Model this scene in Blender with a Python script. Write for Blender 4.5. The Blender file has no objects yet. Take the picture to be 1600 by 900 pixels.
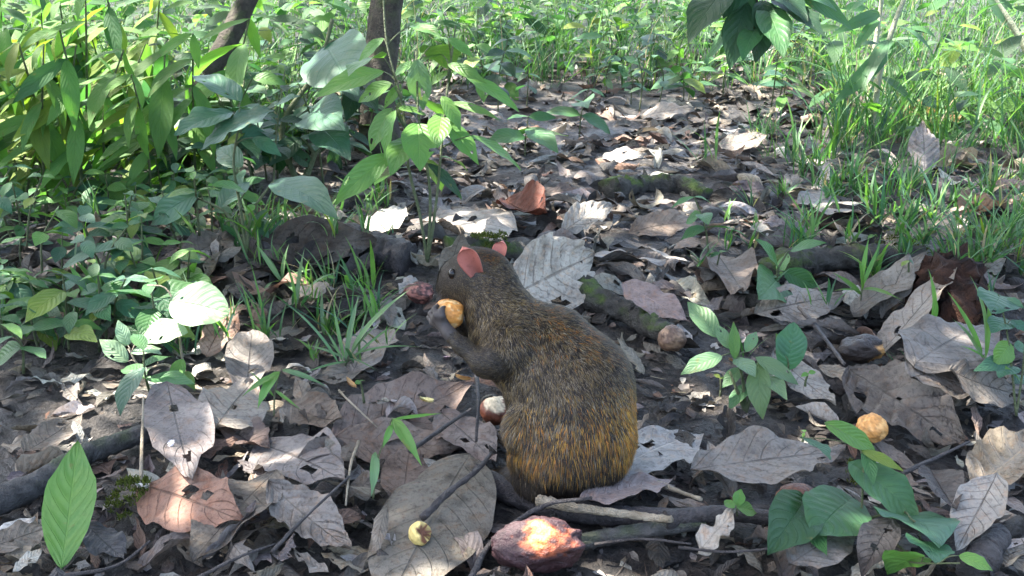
import bpy, math, random
import numpy as np
from mathutils import Vector, noise as mnoise

# ------------------------------------------------------------------ camera / world / sun
F_PX, W_PX, H_PX = 1640.0, 1600.0, 900.0
CAM_H, PITCH = 0.77, math.radians(20.1)
scene = bpy.context.scene
cam_d = bpy.data.cameras.new('camera'); cam = bpy.data.objects.new('camera', cam_d)
scene.collection.objects.link(cam); scene.camera = cam
cam.location = (0, 0, CAM_H); cam.rotation_euler = (math.pi/2 - PITCH, 0, 0)
cam_d.sensor_width = 36.0; cam_d.lens = 36.0*F_PX/W_PX; cam_d.clip_start = 0.02; cam_d.clip_end = 500

SUN_EL, SUN_AZ = math.radians(60), math.radians(-66)      # azimuth from +Y (ahead) towards +X
S = np.array([math.cos(SUN_EL)*math.sin(SUN_AZ), math.cos(SUN_EL)*math.cos(SUN_AZ), math.sin(SUN_EL)])
world = bpy.data.worlds.new('World'); scene.world = world; world.use_nodes = True
wn = world.node_tree.nodes; wl = world.node_tree.links; wn.clear()
sky = wn.new('ShaderNodeTexSky'); sky.sky_type = 'NISHITA'; sky.sun_disc = False
sky.sun_elevation = SUN_EL; sky.sun_rotation = SUN_AZ
sky.dust_density = 3.5; sky.ozone_density = .5; sky.air_density = 1.0
bg = wn.new('ShaderNodeBackground'); bg.inputs['Strength'].default_value = 0.15
wo = wn.new('ShaderNodeOutputWorld'); wl.new(sky.outputs[0], bg.inputs[0]); wl.new(bg.outputs[0], wo.inputs[0])
sun_d = bpy.data.lights.new('sun', 'SUN'); sun_d.energy = 5.0; sun_d.angle = math.radians(0.53); sun_d.color = (1, .95, .87)
sun = bpy.data.objects.new('sun', sun_d); scene.collection.objects.link(sun)
sun.rotation_euler = Vector(tuple(S)).to_track_quat('Z', 'Y').to_euler(); sun.location = (0, 0, 12)
vs = scene.view_settings
scene.display_settings.display_device = 'sRGB'
vs.view_transform = 'Standard'; vs.look = 'None'; vs.gamma = 1; vs.use_curve_mapping = False
vs.exposure = 2.75

# ------------------------------------------------------------------ helpers
rng = np.random.default_rng(11); random.seed(11)
COL = scene.collection
CAM = np.array([0, 0, CAM_H]); FW = np.array([0, math.cos(PITCH), -math.sin(PITCH)]); UP = np.array([0, math.sin(PITCH), math.cos(PITCH)])
def ray(px, py): return FW + np.array([1., 0, 0])*((px-800)/F_PX) + UP*((450-py)/F_PX)
def at(px, py, depth): return CAM + ray(px, py)*depth
def px_of(p):
    d = np.asarray(p) - CAM; t = d @ FW
    return 800 + F_PX*d[0]/t, 450 - F_PX*(d @ UP)/t
def gz(x, y):
    x = np.asarray(x, float); y = np.asarray(y, float)
    z = .010*np.sin(3.1*x+1.3)*np.cos(2.7*y+.4) + .007*np.sin(6.3*x-2.2*y) + .005*np.cos(9.1*y+4.3*x+1) + .003*np.sin(17*x+5*y)*np.cos(15*y-3*x)
    z = z + .07/(1+np.exp(-(x-.95)*6))*np.exp(-((y-2.25)/.55)**2) - .05*np.exp(-((x-.78)/.13)**2-((y-1.78)/.14)**2)
    z = z + .05*np.exp(-((x+.55)/.35)**2-((y-2.35)/.25)**2)
    fade = 1/(1+np.exp((y-25)/4.))
    return z*fade + .02*np.clip(y-4, 0, 3)**2*.6
def G(px, py, h=0.):
    r = ray(px, py); t = -CAM_H/r[2]
    for _ in range(12):
        p = CAM + r*t
        t = (float(gz(p[0], p[1])) + h - CAM_H)/r[2]
    return CAM + r*t
def depth_of(p): return float((np.asarray(p)-CAM) @ FW)
def cross3(a, b): return np.array([a[1]*b[2]-a[2]*b[1], a[2]*b[0]-a[0]*b[2], a[0]*b[1]-a[1]*b[0]])
def nrm(v):
    v = np.asarray(v, float); return v/(math.sqrt(float(v @ v))+1e-12)
def fbm(p, s, o=0.):
    return mnoise.fractal(Vector((p[0]*s+o, p[1]*s-o, p[2]*s+.5*o)), 1.0, 2.0, 4)

def mesh_np(name, V, Fc, uv=None, col=None, mat=None, smooth=True):
    """V (n,3); Fc list of tuples or (m,k) array; uv per vert (n,2); col per vert (n,3) or one colour"""
    me = bpy.data.meshes.new(name)
    V = np.asarray(V, np.float32)
    if isinstance(Fc, np.ndarray):
        m, k = Fc.shape
        me.vertices.add(len(V)); me.vertices.foreach_set('co', V.ravel())
        me.loops.add(m*k); me.polygons.add(m)
        me.loops.foreach_set('vertex_index', Fc.astype(np.int32).ravel())
        me.polygons.foreach_set('loop_start', np.arange(0, m*k, k, dtype=np.int32))
        me.polygons.foreach_set('loop_total', np.full(m, k, np.int32))
        me.update(calc_edges=True)
    else:
        me.from_pydata(V.tolist(), [], Fc)
    nl = len(me.loops)
    if uv is not None or col is not None:
        li = np.empty(nl, np.int32); me.loops.foreach_get('vertex_index', li)
    if uv is not None:
        ul = me.uv_layers.new(name='UVMap'); ul.data.foreach_set('uv', np.asarray(uv, np.float32)[li].ravel())
    if col is not None:
        col = np.asarray(col, np.float32)
        if col.ndim == 1: col = np.tile(col, (len(V), 1))
        c4 = np.ones((len(V), 4), np.float32); c4[:, :3] = np.clip(col, 0, 1)
        a = me.color_attributes.new('Col', 'FLOAT_COLOR', 'POINT'); a.data.foreach_set('color', c4.ravel())
    if smooth: me.polygons.foreach_set('use_smooth', np.ones(len(me.polygons), bool))
    if mat: me.materials.append(mat)
    return me
def link(name, me, loc=(0, 0, 0), parent=None):
    o = bpy.data.objects.new(name, me); COL.objects.link(o); o.location = tuple(float(c) for c in loc)
    if parent is not None: o.parent = parent
    return o
def tag(o, label=None, cat=None, group=None, kind=None):
    if label: o['label'] = label
    if cat: o['category'] = cat
    if group: o['group'] = group
    if kind: o['kind'] = kind
    return o
def thing(name, label, cat, loc, group=None):
    return tag(link(name, None, loc), label, cat, group)
def grid_faces(nu, nv, off=0):
    i = np.arange(nu)[:, None]*(nv+1) + np.arange(nv)[None, :]
    i = i.ravel() + off
    return np.stack([i, i+nv+1, i+nv+2, i+1], 1)

class Acc:                      # joins many small pieces into one mesh
    def __init__(s): s.V=[]; s.F=[]; s.U=[]; s.C=[]; s.n=0
    def add(s, V, Fq, uv, col):
        s.V.append(V); s.F.append(Fq+s.n); s.U.append(uv); s.n += len(V)
        c = np.asarray(col, float); s.C.append(np.tile(c, (len(V), 1)) if c.ndim == 1 else c)
    def mesh(s, name, mat, origin=(0, 0, 0)):
        return mesh_np(name, np.concatenate(s.V)-np.asarray(origin), np.concatenate(s.F), np.concatenate(s.U), np.concatenate(s.C), mat)

def tube_np(pts, rad, sides=8, bumps=0., seed=0, caps=True):
    pts = np.asarray(pts, float); n = len(pts); rad = np.broadcast_to(np.asarray(rad, float), (n,))
    r = np.random.default_rng(seed)
    T = np.gradient(pts, axis=0); T /= np.linalg.norm(T, axis=1)[:, None]+1e-9
    a = np.array([0, 0, 1.]) if abs(T[0][2]) < .9 else np.array([1., 0, 0])
    V = []; prev = nrm(np.cross(T[0], a))
    for i in range(n):
        prev = nrm(prev - T[i]*(prev @ T[i])); b = np.cross(T[i], prev)
        an = np.arange(sides)*2*math.pi/sides
        rr = rad[i]*(1+bumps*r.normal(size=sides))
        V.append(pts[i] + (np.cos(an)*rr)[:, None]*prev + (np.sin(an)*rr)[:, None]*b)
    V = np.concatenate(V); Fq = []
    i = np.arange(n-1)[:, None]*sides; j = np.arange(sides)[None, :]; k = (j+1) % sides
    Fq = np.stack([(i+j), (i+k), (i+sides+k), (i+sides+j)], 2).reshape(-1, 4)
    if caps:
        V = np.concatenate([V, pts[:1], pts[-1:]]); c0, c1 = n*sides, n*sides+1
        jj = np.arange(sides); kk = (jj+1) % sides
        Fq = np.concatenate([Fq, np.stack([kk, jj, np.full(sides, c0), np.full(sides, c0)], 1)]) if False else Fq
        tri = [(int(kk[q]), int(jj[q]), c0) for q in range(sides)] + [((n-1)*sides+int(jj[q]), (n-1)*sides+int(kk[q]), c1) for q in range(sides)]
        return V, [tuple(int(x) for x in f) for f in Fq] + tri
    return V, Fq
def smooth_path(P, n):
    P = np.asarray(P, float)
    if len(P) < 3: return P[0] + (P[-1]-P[0])*np.linspace(0, 1, n)[:, None]
    d = np.concatenate([[0], np.cumsum(np.linalg.norm(np.diff(P, axis=0), axis=1))]); t = np.linspace(0, d[-1], n)
    m = np.gradient(P, d, axis=0); out = []
    k = np.clip(np.searchsorted(d, t, side='right')-1, 0, len(P)-2)
    h = d[k+1]-d[k]; u = (t-d[k])/h; u = u[:, None]; h = h[:, None]
    return (2*u**3-3*u**2+1)*P[k] + (u**3-2*u**2+u)*h*m[k] + (-2*u**3+3*u**2)*P[k+1] + (u**3-u**2)*h*m[k+1]

# ------------------------------------------------------------------ materials
def newmat(name):
    m = bpy.data.materials.new(name); m.use_nodes = True
    nt = m.node_tree; nt.nodes.clear(); out = nt.nodes.new('ShaderNodeOutputMaterial')
    return m, nt, out
class N:
    def __init__(s, nt): s.nt = nt
    def n(s, t, **k):
        nd = s.nt.nodes.new(t)
        for a, b in k.items(): setattr(nd, a, b)
        return nd
    def l(s, a, b): s.nt.links.new(a, b)
    def math(s, op, a, b=None, c=None, clamp=False):
        nd = s.n('ShaderNodeMath', operation=op, use_clamp=clamp)
        for i, v in enumerate((a, b, c)):
            if v is None: continue
            if isinstance(v, (int, float)): nd.inputs[i].default_value = v
            else: s.l(v, nd.inputs[i])
        return nd.outputs[0]
    def mix(s, f, a, b, mode='MIX'):
        nd = s.n('ShaderNodeMix', data_type='RGBA', blend_type=mode)
        for i, v in ((0, f), (6, a), (7, b)):
            if isinstance(v, (int, float)): nd.inputs[i].default_value = v
            elif isinstance(v, tuple): nd.inputs[i].default_value = (*v, 1) if len(v) == 3 else v
            else: s.l(v, nd.inputs[i])
        return nd.outputs[2]
    def noise(s, scale, vec=None, detail=4, rough=.55):
        nd = s.n('ShaderNodeTexNoise'); nd.inputs['Scale'].default_value = scale
        nd.inputs['Detail'].default_value = detail; nd.inputs['Roughness'].default_value = rough
        if vec is not None: s.l(vec, nd.inputs['Vector'])
        return nd.outputs['Fac']
    def ramp(s, f, a, b):
        nd = s.n('ShaderNodeMapRange'); nd.inputs[1].default_value = a; nd.inputs[2].default_value = b; s.l(f, nd.inputs[0]); return nd.outputs[0]
    def attr(s, name='Col'): return s.n('ShaderNodeAttribute', attribute_name=name).outputs['Color']
    def pos(s): return s.n('ShaderNodeNewGeometry').outputs['Position']
    def bump(s, h, st, dist=.002):
        nd = s.n('ShaderNodeBump'); nd.inputs['Strength'].default_value = st; nd.inputs['Distance'].default_value = dist; s.l(h, nd.inputs['Height']); return nd.outputs[0]
    def bsdf(s, col, rough=.6, spec=.4, normal=None):
        b = s.n('ShaderNodeBsdfPrincipled')
        if isinstance(col, tuple): b.inputs['Base Color'].default_value = (*col, 1)
        else: s.l(col, b.inputs['Base Color'])
        if isinstance(rough, (int, float)): b.inputs['Roughness'].default_value = rough
        else: s.l(rough, b.inputs['Roughness'])
        b.inputs['Specular IOR Level'].default_value = spec
        if normal is not None: s.l(normal, b.inputs['Normal'])
        return b.outputs[0]

def vein_mask(q, nveins, slant=.22):
    uvn = q.n('ShaderNodeUVMap'); sep = q.n('ShaderNodeSeparateXYZ'); q.l(uvn.outputs[0], sep.inputs[0])
    u, v = sep.outputs[0], sep.outputs[1]
    av = q.math('ABSOLUTE', q.math('SUBTRACT', v, .5))
    mid = q.math('SUBTRACT', 1.0, q.ramp(av, .008, .022), clamp=True)
    curve = q.math('MULTIPLY', q.math('POWER', q.math('MULTIPLY', av, 2.0), 1.25), slant)
    ph = q.math('FRACT', q.math('MULTIPLY', q.math('SUBTRACT', u, curve), float(nveins)))
    d = q.math('ABSOLUTE', q.math('SUBTRACT', ph, .5))
    side = q.ramp(d, .44, .5)
    fade = q.ramp(av, .5, .38)
    side = q.math('MULTIPLY', q.math('MULTIPLY', side, fade), .75)
    return q.math('MAXIMUM', mid, side), q.math('MULTIPLY', q.math('COSINE', q.math('MULTIPLY', ph, 6.2832)), fade)

def dead_mat(name, veincol, veinmix, rough=.62, spec=.35, nv=9, blotch=.55):
    m, nt, out = newmat(name); q = N(nt)
    base = q.attr(); P = q.pos()
    n1 = q.noise(26, P, 5, .65); n2 = q.noise(140, P, 4, .7); n3 = q.noise(9, P, 3)
    vm, corr = vein_mask(q, nv)
    vm = q.math('MULTIPLY', vm, q.ramp(q.noise(17, P, 3), .28, .54))
    dark = q.mix(1.0, base, (.22, .19, .175), 'MULTIPLY')
    c = q.mix(q.math('MULTIPLY', q.ramp(n1, .5, .68), blotch), base, dark)
    lite = q.mix(.35, base, (.46, .41, .35))
    c = q.mix(q.math('MULTIPLY', q.ramp(n3, .5, .7), .6), c, lite)
    c = q.mix(q.math('MULTIPLY', q.ramp(n2, .5, .68), .6), c, dark)
    c = q.mix(q.math('MULTIPLY', q.ramp(q.noise(60, P, 5, .7), .52, .66), .45), c, q.mix(1.0, base, (1.15, .78, .52), 'MULTIPLY'))
    c = q.mix(q.math('MULTIPLY', vm, veinmix), c, q.mix(1.0, base, veincol, 'MULTIPLY'))
    h = q.math('ADD', q.math('MULTIPLY', vm, -.8), q.math('ADD', q.math('MULTIPLY', corr, .12), q.math('MULTIPLY', q.noise(70, P, 6, .7), 1.6)))
    nb = q.bump(h, .8, .004)
    r = q.math('ADD', q.math('MULTIPLY', n1, .35), rough-.17)
    b = q.bsdf(c, r, spec, nb)
    tr = q.n('ShaderNodeBsdfTranslucent'); q.l(c, tr.inputs[0])
    mx = q.n('ShaderNodeMixShader'); mx.inputs[0].default_value = .12; q.l(b, mx.inputs[1]); q.l(tr.outputs[0], mx.inputs[2])
    q.l(mx.outputs[0], out.inputs[0]); return m
M = {}
M['dead_dark_vein'] = dead_mat('dead_leaf_dark_vein', (.26, .23, .21), .75)
M['dead_pale_vein'] = dead_mat('dead_leaf_pale_vein', (1.7, 1.6, 1.5), .6, nv=8)
M['dead_matte'] = dead_mat('dead_leaf_matte', (.6, .55, .5), .5, .75, .2, 10, .8)

def green_mat(name, nv=8, rough=.42, trans=.3, holes=False):
    m, nt, out = newmat(name); q = N(nt)
    base = q.attr(); P = q.pos()
    vm, corr = vein_mask(q, nv, .3)
    n1 = q.noise(22, P, 4); n2 = q.noise(120, P, 3)
    c = q.mix(q.math('MULTIPLY', q.ramp(n1, .42, .7), .45), base, q.mix(1.0, base, (1.45, 1.25, .8), 'MULTIPLY'))
    c = q.mix(q.math('MULTIPLY', q.ramp(n2, .6, .72), .25), c, q.mix(1.0, base, (.55, .5, .4), 'MULTIPLY'))
    c = q.mix(q.math('MULTIPLY', q.ramp(q.noise(48, P, 2), .68, .74), .5), c, (.16, .13, .045))
    c = q.mix(q.math('MULTIPLY', vm, .30), c, q.mix(1.0, base, (1.9, 1.6, 1.5), 'MULTIPLY'))
    h = q.math('ADD', q.math('MULTIPLY', vm, -.8), q.math('ADD', q.math('MULTIPLY', corr, .16), q.math('MULTIPLY', q.noise(90, P, 3), .7)))
    b = q.bsdf(c, rough, .3, q.bump(h, .6, .003))
    tr = q.n('ShaderNodeBsdfTranslucent'); q.l(q.mix(1.0, c, (1.25, 1.5, .65), 'MULTIPLY'), tr.inputs[0])
    mx = q.n('ShaderNodeMixShader'); mx.inputs[0].default_value = trans; q.l(b, mx.inputs[1]); q.l(tr.outputs[0], mx.inputs[2])
    q.l(mx.outputs[0], out.inputs[0]); return m
M['green'] = green_mat('green_leaf', 8, .46)
M['green_thin'] = green_mat('thin_green_leaf', 9, .6, .45)
M['blade'] = green_mat('grass_blade', 1, .5, .35)

def bark_mat(name, c1, c2, moss=0., scale=30, rough=.8, spec=.25):
    m, nt, out = newmat(name); q = N(nt); P = q.pos()
    n1 = q.noise(scale, P, 6, .65); n2 = q.noise(scale*4, P, 5, .7)
    c = q.mix(q.ramp(n1, .35, .68), c1, c2)
    c = q.mix(q.math('MULTIPLY', q.ramp(n2, .55, .7), .5), c, tuple(x*.35 for x in c1))
    if moss:
        up = q.n('ShaderNodeSeparateXYZ'); q.l(q.n('ShaderNodeNewGeometry').outputs['Normal'], up.inputs[0])
        f = q.math('MULTIPLY', q.ramp(q.noise(17, P, 4), .47, .6), q.ramp(up.outputs[2], 0., .6), clamp=True)
        c = q.mix(q.math('MULTIPLY', f, moss), c, q.mix(n2, (.035, .06, .012), (.10, .15, .03)))
    h = q.math('ADD', n1, q.math('MULTIPLY', n2, .6))
    q.l(q.bsdf(c, rough, spec, q.bump(h, 1., .012)), out.inputs[0]); return m
M['bark'] = bark_mat('dark_bark', (.028, .023, .018), (.085, .072, .055), .5)
M['twig'] = bark_mat('dark_twig', (.035, .03, .03), (.09, .08, .078), 0, 60, .6, .4)
M['greystick'] = bark_mat('grey_stick', (.04, .039, .038), (.13, .125, .118), .35, 45)
M['mossroot'] = bark_mat('mossy_root', (.035, .031, .026), (.10, .093, .08), 1.0, 40)
M['straw'] = bark_mat('dry_straw', (.22, .18, .12), (.42, .36, .27), 0, 50, .7)
M['stem'] = bark_mat('green_stem', (.07, .10, .04), (.16, .17, .09), 0, 40, .55)
M['cane'] = bark_mat('pale_cane', (.26, .27, .16), (.45, .46, .32), 0, 35, .6)
M['rust'] = bark_mat('rusty_rotten_wood', (.012, .009, .008), (.06, .022, .009), 0, 25, .9)

def attr_mat(name, rough=.6, spec=.3, bs=60, bump=.5, dist=.002, mott=.4, sss=0):
    m, nt, out = newmat(name); q = N(nt); P = q.pos(); n1 = q.noise(bs, P, 5, .65)
    c = q.attr(); c = q.mix(q.math('MULTIPLY', q.ramp(n1, .5, .7), mott), c, q.mix(1., c, (.35, .3, .28), 'MULTIPLY'))
    q.l(q.bsdf(c, rough, spec, q.bump(n1, bump, dist)), out.inputs[0]); return m
M['fruit'] = attr_mat('fruit_skin', .5, .4, 110, .9, .004, .7)
M['pod'] = attr_mat('pod_skin', .5, .4, 110, 1., .005, .75)
M['skin'] = attr_mat('animal_skin', .6, .3, 180, .4, .001, .4)
M['fur'] = attr_mat('fur_hair', .55, .25, 40, 0., .001, .0)
M['eye'] = attr_mat('eye_gloss', .12, .35, 40, 0., .001, 0.)
M['moss'] = attr_mat('moss', .9, .1, 200, .6, .003, .5)

m, nt, out = newmat('forest_soil'); q = N(nt); P = q.pos()
n1 = q.noise(7, P, 6, .6); n2 = q.noise(55, P, 6, .7); n3 = q.noise(3, P, 3)
c = q.mix(q.ramp(n1, .35, .66), (.012, .010, .009), (.05, .041, .034))
c = q.mix(q.ramp(n2, .45, .7), c, (.09, .076, .063)); c = q.mix(q.math('MULTIPLY', q.ramp(n2, .5, .34), .7), c, (.008, .007, .006))
rg = q.ramp(q.noise(5, P, 4), .4, .6); rg = q.math('ADD', q.math('MULTIPLY', rg, .4), .3)
q.l(q.bsdf(c, rg, .45, q.bump(q.math('ADD', n2, q.math('MULTIPLY', q.noise(190, P, 4, .7), .6)), 1., .022)), out.inputs[0])
M['soil'] = m

# ------------------------------------------------------------------ ground
def axis_pts(lo, hi, flo, fhi, step, coarse):
    a = list(np.arange(flo, fhi, step)); x = flo; s = step; left = []
    while x > lo: s *= coarse; x -= s; left.append(x)
    x = a[-1]; s = step; right = []
    while x < hi: s *= coarse; x += s; right.append(x)
    return np.array(left[::-1]+a+right)
gx = axis_pts(-70, 70, -1.6, 1.6, .012, 1.12); gy = axis_pts(-70, 130, .85, 3.6, .012, 1.08)
X, Y = np.meshgrid(gx, gy, indexing='ij')
rn = rng.normal(size=X.shape)
near = ((X > -2) & (X < 2) & (Y > .7) & (Y < 4.2))
Z = gz(X, Y) + near*.0018*rn
lumps = np.zeros_like(Z)
for k in range(14):
    a = rng.uniform(0, 6.28); fq = rng.uniform(22, 75); lumps += np.sin(fq*(X*math.cos(a)+Y*math.sin(a))+rng.uniform(0, 6.28))
Z += near*.0011*lumps
V = np.stack([X, Y, Z], 2).reshape(-1, 3)
ground = link('ground', mesh_np('ground', V, grid_faces(len(gx)-1, len(gy)-1)[:, ::-1], mat=M['soil']))
tag(ground, 'dark damp forest soil under the leaf litter', 'ground', kind='structure')
GXS, GYS = gx, gy

# height field of everything lying on the ground, so leaves stack instead of sinking
HX0, HY0, HC = -3.4, .6, .01; HNX, HNY = 680, 640
hx = HX0+HC*(np.arange(HNX)+.5); hy = HY0+HC*(np.arange(HNY)+.5)
HF = gz(*np.meshgrid(hx, hy, indexing='ij'))
def hfi(x, y): return (np.clip(((x-HX0)/HC).astype(int), 1, HNX-2), np.clip(((y-HY0)/HC).astype(int), 1, HNY-2))
def hf(x, y): i, j = hfi(np.atleast_1d(x), np.atleast_1d(y)); return HF[i, j]
def hf_smooth(x, y, r=2):
    i, j = hfi(np.atleast_1d(x), np.atleast_1d(y)); i = int(i[0]); j = int(j[0])
    return float(HF[max(0, i-r):i+r+1, max(0, j-r):j+r+1].mean())
def hf_add(V, cap=.014):
    i, j = hfi(V[:, 0], V[:, 1]); z = V[:, 2]
    for di in (-1, 0, 1):
        for dj in (-1, 0, 1):
            ii, jj = i+di, j+dj; HF[ii, jj] = np.minimum(np.maximum(HF[ii, jj], z), HF[ii, jj]+cap)

def GH(px, py, h=0.):                       # like G, but on top of whatever already lies there
    r_ = ray(px, py); p = G(px, py); zs = []
    for _ in range(8):
        z_ = hf_smooth(p[0], p[1], 2) if (HX0 < p[0] < HX0+HC*HNX and p[1] < HY0+HC*HNY-.05) else float(gz(p[0], p[1]))
        t_ = (z_+h-CAM_H)/r_[2]; p = p*.4+(CAM+r_*t_)*.6
    return CAM+r_*((z_+h-CAM_H)/r_[2])
# ------------------------------------------------------------------ leaf shape
def leaf_local(L, W, nu=12, nv=6, umax=.45, b=.8, fold=.12, curl=.0, cup=.0, wave=.0, wk=3., corr=0., nveins=8, ragged=0., bites=0, twist=0., acum=.0, heart=0., teeth=0., seed=0):
    r = np.random.default_rng(seed)
    u = np.linspace(0, 1, nu+1); v = np.linspace(-1, 1, nv+1)
    a = math.log(.5)/math.log(umax)
    w = np.sin(math.pi*np.clip(u**a, 0, 1)); w = np.clip(w, 0, 1)**b
    if acum: w = w*(1-acum*np.clip((u-.68)/.32, 0, 1)**.6*(1-np.clip((u-.9)/.1, 0, 1)*.0))
    w = w/w.max(); w = np.maximum(w, .012)
    wl = w.copy(); wr = w.copy()
    if ragged:
        for ww in (wl, wr): ww *= 1 - ragged*np.abs(np.interp(u, np.linspace(0, 1, 9), r.normal(size=9)))
    for _ in range(bites):
        c0 = r.uniform(.2, .95); s0 = r.uniform(.03, .09); d0 = r.uniform(.25, .75)
        (wl if r.random() < .5 else wr)[:] *= 1-d0*np.exp(-((u-c0)/s0)**2)
    if teeth:
        for ww in (wl, wr): ww *= 1 + teeth*np.abs(((u*r.integers(3, 5)+r.random()) % 1)-.5)*2 - teeth*.5
    wu = np.where(v[None, :] < 0, wl[:, None], wr[:, None])*W/2
    y = wu*v[None, :]
    uu = np.repeat(u[:, None], nv+1, 1); vv = np.repeat(v[None, :], nu+1, 0); av = np.abs(vv)
    xs = uu.copy()*L
    if heart: xs = xs - heart*L*av**1.5*np.clip(1-uu/.35, 0, 1)**.8*.9
    # side veins sweep forwards
    z = np.abs(y)*math.tan(fold) + cup*W*(av**2)*np.sin(math.pi*np.clip(uu, 0, 1))
    if wave: z = z + wave*W*av**1.6*(np.sin(wk*2*math.pi*uu+r.uniform(0, 6.28)+np.sign(vv)*r.uniform(0, 2))+.5*np.sin(wk*4.3*uu*math.pi+r.uniform(0, 6)))
    if corr and nu >= 2.6*nveins: z = z + corr*W*np.cos(2*math.pi*nveins*(uu-.22*av**1.25))*np.clip(av*3, 0, 1)*(1-av*.3)
    # bend along length
    if abs(curl) > 1e-3:
        L = L*(curl/2)/math.sin(curl/2); xs = xs*(curl/2)/math.sin(curl/2); th = curl*(xs/L)
        cx = np.sin(curl*xs/L)*L/curl; cz = (1-np.cos(curl*xs/L))*L/curl
        nx, nz = -np.sin(th), np.cos(th)
        xs2 = cx + nx*z; z = cz + nz*z
        ch, sh = math.cos(curl/2), math.sin(curl/2); xs, z = xs2*ch + z*sh, -xs2*sh + z*ch
    if twist:
        t = twist*(uu-.5); y, z = y*np.cos(t)-z*np.sin(t), y*np.sin(t)+z*np.cos(t)
    V = np.stack([xs, y, z], 2).reshape(-1, 3)
    uv = np.stack([uu, (vv+1)/2], 2).reshape(-1, 2)
    return V, grid_faces(nu, nv), uv
def orient(V, base, axis, nup):
    ax = nrm(axis); n = nrm(nup - ax*(np.dot(nup, ax))); s = cross3(n, ax)
    return base + V[:, :1]*ax + V[:, 1:2]*s + V[:, 2:]*n
def tint(c, v=.15):
    k = 1+rng.uniform(-v, v); return np.clip(np.array(c)*k*(1+rng.uniform(-.06, .06, 3)), .003, .9)

MARKS = [(95, 790, 'bright green upright leaf'), (200, 772, 'moss tuft'), (300, 790, 'russet leaf'), (485, 815, 'pale ribbed leaf'), (650, 820, 'big speckled leaf'), (842, 850, 'chewed red pod'), (985, 835, 'flat grey stick'), (1120, 820, 'crumpled pale leaf'), (1244, 780, 'brown wrinkled fruit'), (1340, 800, 'heart-leaved vine'), (1520, 820, 'folded pale grey leaf'), (1580, 700, 'tan ribbed leaf'), (1420, 640, 'large dark ribbed leaf'), (1362, 670, 'orange fruit'), (1345, 545, 'dark nut'), (1480, 460, 'rusty rotten wood'), (1160, 590, 'bushy light green seedling'), (1240, 540, 'heart-leaf seedling'), (1220, 420, 'small broad-leaved seedling'), (1050, 530, 'dull brown fruit'), (970, 490, 'thick mossy root'), (1020, 720, 'long pale rump-side leaf'), (865, 430, 'big whitish leaf'), (920, 335, 'pale ribbed curling leaf'), (1030, 290, 'low mossy root'), (820, 325, 'dark red-brown curled leaf'), (720, 380, 'agouti head'), (655, 465, 'split dark red pod piece'), (545, 530, 'clump of upright grass'), (390, 570, 'round grey leaf'), (300, 480, 'round white sunlit leaf'), (200, 560, 'small sunlit seedling leaves'), (20, 300, 'left end thicket'), (110, 230, 'sunlit left glade'), (210, 300, 'shade under left shrubs'), (290, 680, 'purplish grey leaf'), (100, 720, 'grey fallen branch'), (620, 690, 'pinkish leaves'), (500, 390, 'dark rotten log'), (600, 340, 'small white leaf'), (660, 330, 'tall slender seedling'), (385, 330, 'lobed-leaf herb'), (470, 270, 'bluish sapling'), (592, 220, 'mossy tree trunk'), (270, 280, 'slim leaning trunk'), (1300, 330, 'whitish long leaf'), (1360, 180, 'pale upright cane'), (1445, 230, 'feather-veined leaf'), (1590, 560, 'round-leaved herb'), (60, 420, 'left herb patch'), (150, 330, 'left shrub thicket'), (40, 580, 'spotted-leaf herb'), (1180, 130, 'overhanging branch'), (950, 200, 'sunlit bend of the path'), (800, 140, 'far end of the path'), (1050, 130, 'weeds ending the path'), (1590, 250, 'grassy right corner'), (1500, 330, 'grass on the right bank'), (780, 655, 'gnawed fruit at the belly'), (1000, 410, 'long light leaf strip'), (900, 270, 'loose path litter'), (1450, 740, 'dark rolled leaf'), (1200, 720, 'long ragged grey leaf'), (440, 500, 'rolled tan leaf')]
def mark(px, py):
    return min(MARKS, key=lambda m: (m[0]-px)**2+((m[1]-py)*1.4)**2)[2]

LIB = {}
def lib_leaf(key, n, make):                     # a library of ready shapes of unit length for the uncounted pieces
    if key not in LIB: LIB[key] = [make(i) for i in range(n)]
    return LIB[key][int(rng.integers(n))]
def punch(V, Fq, uv, nh, seed):                 # holes eaten into a leaf
    r_ = np.random.default_rng(seed); c = uv[Fq].mean(1); keep = np.ones(len(Fq), bool)
    for _ in range(nh):
        h = np.array([r_.uniform(.15, .9), r_.uniform(.12, .88)]); rr = r_.uniform(.025, .075)
        d = c-h; keep &= (d[:, 0]**2*1.6+d[:, 1]**2*.5) > rr**2*r_.uniform(.7, 1.3, len(Fq))
    return Fq[keep]

# ------------------------------------------------------------------ sticks, roots (first: leaves rest on and around them)
def stick(name, pts, r_px, mat, label, cat='stick', group=None, lift=0., bumps=.10, n=None, taper=.75, sides=9, seed=1):
    P = []
    for p in pts:
        h = p[2] if len(p) > 2 else None
        g = G(p[0], p[1]); r = r_px/F_PX*depth_of(g)
        P.append(GH(p[0], p[1], (r*.35 if h is None else h-.01)+lift))
    n = int((n or max(8, int(len(P)*6)))*1.6)
    path = smooth_path(P, n); r0 = r_px/F_PX*depth_of(P[len(P)//2])
    rs = np.random.default_rng(seed)
    path = path + rs.normal(size=path.shape)*r0*.03
    rad = r0*np.linspace(1.1, taper, n)*(1+np.interp(np.linspace(0, 1, n), np.linspace(0, 1, 6), rs.normal(size=6))*bumps*.9)
    V, Fc = tube_np(path, rad, sides+4, bumps*.75, seed)
    o = link(name, mesh_np(name, V-path[0], Fc, mat=mat), path[0])
    tag(o, label, cat, group)
    hf_add(V, .05)
    return o
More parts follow.
